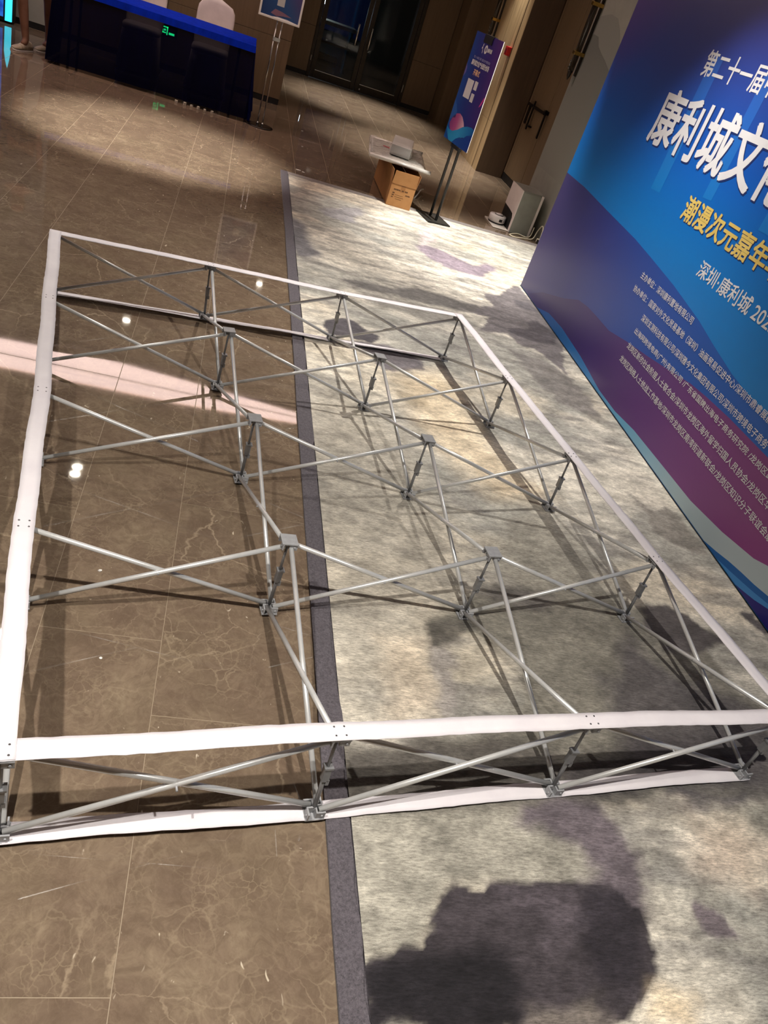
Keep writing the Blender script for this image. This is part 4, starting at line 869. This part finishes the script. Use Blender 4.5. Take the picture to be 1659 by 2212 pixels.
# ------------------------------------------------------------------ glazed double door in the recess and the dim room beyond
d1 = structure('door_1', (2.62, 11.1, 0)); D1 = Vector((2.62, 11.1, 0))
def d1box(name, lo, hi, m, parent=None, bevel=0.003): return box(name, tuple(a - b for a, b in zip(lo, D1)), tuple(a - b for a, b in zip(hi, D1)), m, parent or d1, bevel)
d1box('door_frame', (1.78, 11.085, 0), (1.83, 11.2, 2.4), BRONZE); d1box('door_frame', (3.40, 11.085, 0), (3.46, 11.2, 2.4), BRONZE); d1box('door_frame', (1.83, 11.085, 2.34), (3.40, 11.2, 2.4), BRONZE)
GL = mat('dark_glass', (18, 22, 24), 0.03, 0, 0.6, alpha=0.45)
for x0, x1, hs in ((1.835, 2.612, 1), (2.618, 3.395, -1)):
    lf_ = d1box('door_leaf', (x0, 11.09, 0.012), (x0 + 0.075, 11.14, 2.335), BRONZE)
    d1box('leaf_stile', (x1 - 0.075, 11.09, 0.012), (x1, 11.14, 2.335), BRONZE, lf_); d1box('bottom_rail', (x0 + 0.075, 11.09, 0.012), (x1 - 0.075, 11.14, 0.13), BRONZE, lf_); d1box('top_rail', (x0 + 0.075, 11.09, 2.25), (x1 - 0.075, 11.14, 2.335), BRONZE, lf_)
    d1box('rail_trim', (x0 + 0.075, 11.086, 0.128), (x1 - 0.075, 11.10, 0.136), STEEL, lf_, 0)
    d1box('pane', (x0 + 0.07, 11.112, 0.125), (x1 - 0.07, 11.118, 2.255), GL, lf_, 0)
    xh = x1 - 0.16 if hs > 0 else x0 + 0.06
    bm = bmesh.new(); add_tube(bm, (xh - D1.x, -0.06, 0.66), (xh - D1.x, -0.06, 0.98), 0.016, seg=12); add_tube(bm, (xh - D1.x, -0.06, 0.72), (xh - D1.x, 0.0, 0.72), 0.009, seg=8); add_tube(bm, (xh - D1.x, -0.06, 0.92), (xh - D1.x, 0.0, 0.92), 0.009, seg=8)
    bm_obj('pull_handle', bm, STEEL, lf_)
d1box('lock_knob', (2.70, 11.07, 0.05), (2.72, 11.09, 0.075), STEEL); d1box('hinge', (1.80, 11.075, 0.25), (1.81, 11.09, 0.33), STEEL); d1box('hinge', (3.42, 11.075, 0.22), (3.43, 11.09, 0.34), STEEL)
DIMW = mottled('dim_room_wall', (60, 56, 50), (70, 66, 58), 3, 0.8); NIGHT = mat('night_window', (10, 24, 60), 0.2, emit=(16, 34, 80), es=0.16)
tag(box('floor_beyond', (1.0, 11.31, -0.05), (4.4, 14.2, -0.004), mottled('dim_floor', (92, 82, 68), (104, 92, 78), 4, 0.3)), kind='structure')
tag(box('wall_beyond', (1.0, 14.0, 0), (4.4, 14.2, CEIL), DIMW), kind='structure'); tag(box('wall_beyond', (4.41, 11.31, 0), (4.6, 14.2, CEIL), DIMW), kind='structure'); tag(box('wall_beyond', (0.8, 11.31, 0), (0.99, 14.2, CEIL), DIMW), kind='structure')
tag(box('window_1', (1.9, 13.97, 0.55), (3.0, 13.995, 2.6), NIGHT), kind='structure')
tag(box('ceiling_beyond', (0.8, 11.31, CEIL), (4.6, 14.2, CEIL + 0.1), DIMW), kind='structure')
cn = thing('counter', 'pale low counter in the dim room behind the glass door', 'counter', (2.1, 13.2, 0))
box('counter_top', (-0.6, -0.25, 0.70), (0.55, 0.25, 0.76), mottled('pale_stone', (176, 168, 150), (190, 180, 162), 6, 0.4), cn, 0.006); box('counter_shelf', (-0.6, -0.22, 0.40), (0.5, 0.22, 0.44), mottled('shelf_board', (150, 140, 120), (160, 150, 130), 6, 0.5), cn, 0.004)
for sx in (-0.55, 0.46): box('counter_leg', (sx, -0.2, 0), (sx + 0.05, 0.2, 0.70), BRONZE, cn, 0.003)
cr = thing('wooden_crate', 'yellowish wooden crate in the dim room behind the glass door', 'crate', (2.15, 12.55, 0))
YW = wood_mat('crate_board', (150, 120, 66), (164, 132, 76), 0.6, 1, False)
for q in range(3): box('slat', (-0.22, -0.15, 0.02 + q * 0.085), (0.22, -0.135, 0.095 + q * 0.085), YW, cr, 0.002)
for q in range(3): box('slat', (-0.22, 0.135, 0.02 + q * 0.085), (0.22, 0.15, 0.095 + q * 0.085), YW, cr, 0.002)
box('crate_bottom', (-0.22, -0.134, 0.0), (0.22, 0.134, 0.018), YW, cr); box('crate_end', (-0.22, -0.134, 0.02), (-0.205, 0.134, 0.26), YW, cr); box('crate_end', (0.205, -0.134, 0.02), (0.22, 0.134, 0.26), YW, cr)
lp = thing('room_lamp', 'small lit lamp in the dim room behind the glass door', 'lamp', (1.95, 13.3, 0.76))
lathe('lamp_base', [(0.05, 0), (0.05, 0.01), (0.012, 0.02), (0.01, 0.22)], BRONZE, lp, 16); lathe('lamp_shade', [(0.03, 0.22), (0.075, 0.22), (0.06, 0.30), (0.03, 0.31)], mat('lit_shade', (220, 235, 245), 0.5, emit=(200, 230, 250), es=40), lp, 20)  # shade glow boosted as added light on the furniture beyond the glass

# ------------------------------------------------------------------ brass wall lamps, call point
BRASS = mottled('brass', (186, 150, 78), (204, 168, 92), 30, 0.25, 0, 1.0); SMOKE = mat('smoked_glass', (30, 26, 20), 0.08, 0, 0.6, alpha=0.75)
def sconce(loc, label):
    t = thing('wall_lamp', label, 'wall lamp', loc, 'tall brass wall lamps')
    tube('glass_tube', (-0.075, 0, 0.02), (-0.075, 0, 1.30), 0.030, SMOKE, t, 18)
    lathe('end_finial', [(0.004, -0.07), (0.020, -0.03), (0.024, 0.0), (0.030, 0.02)], BRONZE, t, 18, (-0.075, 0, 0))
    box('back_rail', (-0.022, -0.02, -0.02), (-0.002, 0.02, 1.30), BRONZE, t, 0.003)
    for z in (0.16, 0.60, 1.05):
        box('bracket', (-0.115, -0.035, z), (-0.001, 0.035, z + 0.035), BRASS, t, 0.004)
    for z in (0.03, 0.06, 0.09): box('crystal_bead', (-0.112, -0.012, z), (-0.104, 0.012, z + 0.018), CH, t, 0.003)
sconce((4.0, 4.90, 1.525), 'tall brass and smoked glass wall lamp on the grey mural wall')
sconce((4.0, 8.50, 1.53), 'tall brass and smoked glass wall lamp on the veneer wall behind the poster')
fa = thing('fire_call_point', 'small red fire call point box on the veneer wall', 'fire alarm', (4.0, 7.52, 1.385))
RED = mottled('red_plastic', (170, 22, 24), (186, 28, 28), 20, 0.4)
box('housing', (-0.055, -0.06, 0), (-0.001, 0.06, 0.105), RED, fa, 0.006); box('press_plate', (-0.058, -0.03, 0.025), (-0.0552, 0.03, 0.08), mat('dark_red_plate', (110, 14, 18), 0.4), fa, 0.001)

# ------------------------------------------------------------------ cardboard box and wrapped packs
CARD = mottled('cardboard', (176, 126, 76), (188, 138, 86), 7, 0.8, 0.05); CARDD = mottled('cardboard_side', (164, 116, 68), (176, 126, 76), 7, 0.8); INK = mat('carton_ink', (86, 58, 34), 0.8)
bx = thing('cardboard_box', 'open brown cardboard carton holding cables at the carpet edge', 'box', (2.385, 4.35, 0.0095)); BX = Vector((2.385, 4.35, 0.0095))
hw, hd, hh, tk = 0.122, 0.51, 0.205, 0.005
box('bottom', (-hw, -hd, 0), (hw, hd, tk), CARDD, bx)
front = box('front_wall', (-hw, -hd, tk), (hw, -hd + tk, hh), CARD, bx, 0.001); box('back_wall', (-hw, hd - tk, tk), (hw, hd, hh), CARDD, bx)
box('side_wall', (-hw, -hd + tk, tk), (-hw + tk, hd - tk, hh), CARDD, bx); box('side_wall', (hw - tk, -hd + tk, tk), (hw, hd - tk, hh), CARDD, bx)
def flap(name, a, b, h, out, m):
    a, b, out = Vector(a), Vector(b), Vector(out); up_ = Vector((0, 0, h)) + out; th = (b - a).cross(up_).normalized() * 0.004
    bm = bmesh.new(); v = [bm.verts.new(p) for p in (a, b, b + up_ - (b - a) * 0.02, a + up_ + (b - a) * 0.02)]; v2 = [bm.verts.new(p.co + th) for p in v]
    bm.faces.new(v); bm.faces.new(v2[::-1])
    for i in range(4): bm.faces.new((v[i], v2[i], v2[(i + 1) % 4], v[(i + 1) % 4]))
    bmesh.ops.recalc_face_normals(bm, faces=bm.faces[:]); return bm_obj(name, bm, m, bx)
flap('flap', (-hw, -hd, hh + 0.002), (hw, -hd, hh + 0.002), 0.12, (0, -0.012, 0), CARD)
flap('flap', (-hw, hd, hh + 0.002), (-hw, -hd, hh + 0.002), 0.115, (-0.004, 0, 0), CARDD); flap('flap', (hw, -hd, hh + 0.002), (hw, hd, hh + 0.002), 0.115, (0.02, 0, 0), CARDD)
flap('flap', (hw, hd, hh + 0.002), (-hw, hd, hh + 0.002), 0.115, (0, 0.01, 0), CARDD)
box('packing_tape', (-0.02, -hd - 0.0006, hh - 0.06), (0.022, -hd, hh), mat('packing_tape', (158, 108, 58), 0.35), bx)
bm = bmesh.new(); rr_ = random.Random(9)
for row, (zz, hgt, xs_) in enumerate(((0.150, 0.013, [(-0.085, -0.02), (-0.005, 0.015), (0.025, 0.055)]), (0.118, 0.012, [(-0.09, -0.07), (0.04, 0.085)]), (0.098, 0.012, [(-0.092, -0.072)]), (0.080, 0.010, [(-0.094, -0.076)]))):
    for x0, x1 in xs_:
        x = x0
        while x < x1:
            wdt = rr_.uniform(0.006, 0.012); add_box(bm, (x, -hd - 0.0007, zz), (min(x + wdt, x1), -hd, zz + hgt)); x += wdt + 0.002
for zz, x0, x1 in ((0.106, -0.06, 0.02), (0.088, -0.06, 0.03), (0.07, -0.05, 0.01)):
    x = x0
    while x < x1: add_box(bm, (x, -hd - 0.0007, zz), (x + 0.006, -hd, zz + 0.005)); x += 0.009
bm_obj('printed_marks', bm, INK, bx)
cb = thing('cable_bundle', 'white and dark cables coiled inside the open cardboard carton', 'cable', (2.385, 3.98, 0.016))
for q, (mm, r0) in enumerate(((mat('cable_dark', (24, 24, 28), 0.4), 0.085), (mat('cable_white', (222, 220, 214), 0.4), 0.075), (mat('cable_dark', (24, 24, 28), 0.4), 0.06))):
    pts = [Vector((r0 * math.cos(a) * (1 + 0.08 * math.sin(3 * a)), r0 * 1.2 * math.sin(a), 0.012 + 0.16 * (a / (6 * math.pi)) + q * 0.02 + 0.012 * math.sin(2 * a + q))) for a in [6 * math.pi * k / 120 for k in range(121)]]
    bm = bmesh.new(); add_path(bm, pts, 0.008 if q != 1 else 0.0065); bm_obj('coil', bm, mm, cb)
wsx = thing('cable_end', 'white cable end lying on the floor behind the cardboard carton', 'cable', (2.66, 4.46, 0.006))
bm = bmesh.new(); add_path(bm, smooth_path([(0, 0, 0.0), (0.05, 0.12, 0.02), (0.10, 0.26, 0.04), (0.16, 0.40, 0.03)]), 0.007); bm_obj('lead', bm, mat('cable_white', (222, 220, 214), 0.4), wsx)
# plastic wrapped flat pack lying on the flaps
def plastic(name, c1, c2):
    m = mat(name, c1, 0.12, 0, 0.8); t = NT(m); n = t.noise(t.mapping(t.coord(), (7, 22, 20)), 1, 5, 0.6, 0.8).outputs[0]
    t.l(t.ramp(n, [(0.3, c1), (0.5, c2), (0.7, c1)]), t.b.inputs['Base Color']); t.bump(n, 0.5, 0.012); return m  # grey and pale bands put the wrap's wrinkle glints into the colour
WRAP = plastic('plastic_wrap', (158, 154, 146), (226, 222, 212)); CLEAR = mat('clear_bag', (240, 240, 236), 0.08, 0, 0.8, alpha=0.22)
bp_ = thing('wrapped_flat_pack', 'large clear plastic wrapped flat pack resting on top of the cardboard carton', 'package', (2.36, 4.47, 0.352)); bp_.rotation_euler = (0, 0, -0.12)
def pillow(name, hx, hy, h, m, parent, n=18, seed=1, e=0.012, loc=(0, 0, 0)):
    rs = random.Random(seed); bm = bmesh.new(); top, bot = [], []
    for j in range(n + 1):
        for i in range(n + 1):
            u, v = 2 * i / n - 1, 2 * j / n - 1; k_ = (max(0, 1 - abs(u) ** 8) * max(0, 1 - abs(v) ** 8)) ** 0.5
            wob = rs.uniform(-1, 1) * 0.0035
            top.append(bm.verts.new((loc[0] + u * hx + wob, loc[1] + v * hy, loc[2] + h * 0.35 + k_ * (h * 0.65 + wob)))); bot.append(bm.verts.new((loc[0] + u * hx + wob, loc[1] + v * hy, loc[2] + h * 0.33 * (1 - k_))))
    N = n + 1
    for j in range(n):
        for i in range(n):
            a = j * N + i
            f_ = bm.faces.new((top[a], top[a + 1], top[a + N + 1], top[a + N])); f_.smooth = True
            bm.faces.new((bot[a], bot[a + N], bot[a + N + 1], bot[a + 1]))
    bd_ = [j * N for j in range(n)] ; ring = [i for i in range(n)] + [j * N + n for j in range(n)] + [n * N + i for i in range(n, 0, -1)] + [j * N for j in range(n, 0, -1)]
    for a, b in zip(ring, ring[1:] + ring[:1]): bm.faces.new((top[b], top[a], bot[a], bot[b]))
    bmesh.ops.recalc_face_normals(bm, faces=bm.faces[:]); return bm_obj(name, bm, m, parent)
pillow('wrapped_board', 0.285, 0.46, 0.035, WRAP, bp_)
tube('rolled_end', (-0.29, -0.465, 0.014), (0.325, -0.465, 0.016), 0.018, plastic('wrap_roll', (222, 218, 208), (236, 233, 226)), bp_, 16); tube('roll_core', (0.322, -0.465, 0.016), (0.328, -0.465, 0.016), 0.009, mat('roll_core_dark', (90, 86, 80), 0.5), bp_, 12)
tube('rolled_end', (-0.29, 0.465, 0.016), (0.29, 0.465, 0.016), 0.017, WRAP, bp_, 16)
tube('side_seam', (-0.287, -0.46, 0.014), (-0.287, 0.46, 0.014), 0.012, WRAP, bp_, 12)
prism('red_print', [(-0.16, 0.05), (-0.09, 0.03), (-0.08, 0.06), (-0.15, 0.085)], 0.0362, 0.0372, mat('red_mark', (190, 60, 80), 0.4), bp_)
sp_ = thing('wrapped_small_box', 'small white box in clear plastic lying on the wrapped flat pack', 'package', (2.385, 4.47, 0.3905)); sp_.rotation_euler = (0, 0, -0.2)
box('carton', (-0.10, -0.30, 0.004), (0.10, 0.28, 0.098), mottled('grey_white_card', (206, 204, 198), (218, 216, 210), 9, 0.5), sp_, 0.003)
pillow('plastic_bag', 0.115, 0.33, 0.112, CLEAR, sp_, 16, 3)
box('end_label', (-0.098, -0.3025, 0.008), (0.098, -0.3005, 0.095), mottled('pale_label', (196, 194, 190), (206, 204, 200), 12, 0.6), sp_)

# ------------------------------------------------------------------ robot vacuum and its docking tower
DK = Vector((3.80, 4.41, 0)); dk = thing('docking_tower', 'white and grey robot vacuum docking tower against the grey wall', 'docking station', tuple(DK))
GS = mottled('grey_shell', (138, 138, 130), (148, 148, 140), 12, 0.4); WS = mottled('pinkish_white_shell', (226, 216, 210), (234, 224, 218), 10, 0.35); DKI = mat('dock_inside', (14, 14, 15), 0.5)
foot = [(-0.118, -0.205), (0.10, -0.175), (0.125, -0.13), (0.128, 0.10), (0.10, 0.19), (-0.118, 0.21)]
bm = bmesh.new()
lowp = [bm.verts.new((x, y, 0.004)) for x, y in foot]; mid_ = [bm.verts.new((x, y, 0.415)) for x, y in foot]; tp = [bm.verts.new((x * 0.96, y * 0.96, 0.43 + 0.008 * (1 - abs(y) / 0.21))) for x, y in foot]
for A_, B_ in ((lowp, mid_), (mid_, tp)):
    for i in range(6): bm.faces.new((A_[i], A_[(i + 1) % 6], B_[(i + 1) % 6], B_[i]))
bm.faces.new(lowp[::-1]); bm.faces.new(tp); bmesh.ops.recalc_face_normals(bm, faces=bm.faces[:]); bm_obj('shell', bm, GS, dk)
YZD = Matrix(((0, 0, -1, -0.119), (1, 0, 0, 0), (0, 1, 0, 0), (0, 0, 0, 1)))
prism('front_panel', [(-0.207, 0.003), (-0.207, 0.43), (0.21, 0.43), (0.21, 0.20), (0.15, 0.195), (0.02, 0.19), (-0.12, 0.175), (-0.155, 0.14), (-0.165, 0.003)], 0.0, 0.006, WS, dk, YZD)
prism('bay', [(-0.164, 0.003), (-0.154, 0.14), (-0.12, 0.174), (0.15, 0.194), (0.209, 0.199), (0.209, 0.003)], 0.0, 0.003, DKI, dk, YZD)
box('rear_trim', (0.100, -0.182, 0.004), (0.125, -0.150, 0.425), WS, dk, 0.004)
box('ramp', (-0.30, -0.19, 0.0), (-0.125, 0.19, 0.012), mottled('ramp_plastic', (224, 216, 206), (232, 226, 216), 10, 0.4), dk, 0.005)
rb = thing('robot_vacuum', 'round white robot vacuum parked on the ramp of its docking tower', 'robot vacuum', (3.585, 4.43, 0.0125))
RW = mottled('robot_white', (232, 226, 222), (238, 233, 230), 10, 0.3); RBK = mat('robot_black', (16, 16, 17), 0.35)
lathe('body', [(0.02, 0.012), (0.085, 0.012), (0.092, 0.022), (0.092, 0.074), (0.087, 0.082), (0.001, 0.084)], RW, rb, 48)
lathe('underside', [(0.001, 0.0), (0.085, 0.0), (0.089, 0.014), (0.001, 0.0145)], RBK, rb, 40)
lathe('turret', [(0.001, 0.084), (0.040, 0.084), (0.040, 0.091), (0.035, 0.095), (0.001, 0.0955)], RW, rb, 32, (0.01, 0.0, 0)); lathe('turret_ring', [(0.040, 0.0842), (0.048, 0.0842), (0.048, 0.0865), (0.040, 0.087)], RBK, rb, 32, (0.01, 0, 0))
for ang in (2.7, 4.9):
    bm = bmesh.new(); add_box(bm, (0.088, -0.018, 0.03), (0.0935, 0.018, 0.058), Matrix.Rotation(ang, 4, 'Z')); bm_obj('sensor_window', bm, RBK, rb)
pc_ = thing('power_cable', 'white power cable looping on the floor beside the docking tower', 'cable', (3.9, 4.2, 0.004))
PWH = mat('cable_ivory', (236, 226, 200), 0.4)
pts = [(3.93, 4.20, 0.12), (3.92, 4.19, 0.03), (3.87, 4.17, 0.010), (3.78, 4.19, 0.014), (3.66, 4.09, 0.010), (3.70, 4.03, 0.010), (3.82, 4.09, 0.010), (3.93, 4.13, 0.02), (3.965, 4.16, 0.10), (3.975, 4.12, 0.17), (3.975, 4.06, 0.15), (3.97, 4.03, 0.06), (3.96, 4.02, 0.02)]
bm = bmesh.new(); add_path(bm, [p - Vector((3.9, 4.2, 0.004)) for p in smooth_path(pts, 8)], 0.0055); bm_obj('cord', bm, PWH, pc_)
box('plug', (0.045, -0.20, 0.006), (0.085, -0.155, 0.045), mat('plug_black', (18, 18, 18), 0.4), pc_, 0.006); box('plug_collar', (0.05, -0.155, 0.01), (0.08, -0.13, 0.05), PWH, pc_, 0.004)

# ------------------------------------------------------------------ litter on the marble
SCR = mottled('scrap_white', (232, 228, 220), (240, 236, 230), 30, 0.6)
def scrap(x, y, s, label, cat='paper scrap', disc=False):
    if disc:
        o = lathe('paper_dot', [(0.001, 0.0), (s, 0.0), (s, 0.0006), (0.001, 0.0007)], SCR, None, 16)
    else:
        bm = bmesh.new(); rs = random.Random(int(x * 1000)); poly = [(s * rs.uniform(0.6, 1.1) * math.cos(a), s * 0.5 * rs.uniform(0.6, 1.1) * math.sin(a)) for a in [2 * math.pi * k / 7 for k in range(7)]]
        add_prism(bm, poly, 0, 0.004)
        for v in bm.verts: v.co.z += 0.002 * rs.random()
        o = bm_obj('paper_scrap', bm, SCR)
    o.location = (x, y, 0.0003); tag(o, label, cat, 'paper scraps on the marble'); return o
scrap(1.417, 4.219, 0.03, 'crumpled white paper scrap by the far carpet corner'); scrap(1.46, 4.19, 0.022, 'smaller white paper scrap beside the far carpet corner')
scrap(0.605, -2.35, 0.0045, 'round white paper dot on the marble under the display frame', 'paper dot', True)
scrap(1.535, 6.243, 0.015, 'tiny white scrap on the marble near the chrome stand, farther one'); scrap(1.50, 5.361, 0.012, 'tiny white scrap on the marble between chrome stand and carpet')
scrap(0.545, -1.985, 0.008, 'white paper fleck on the marble near the left fabric strip')
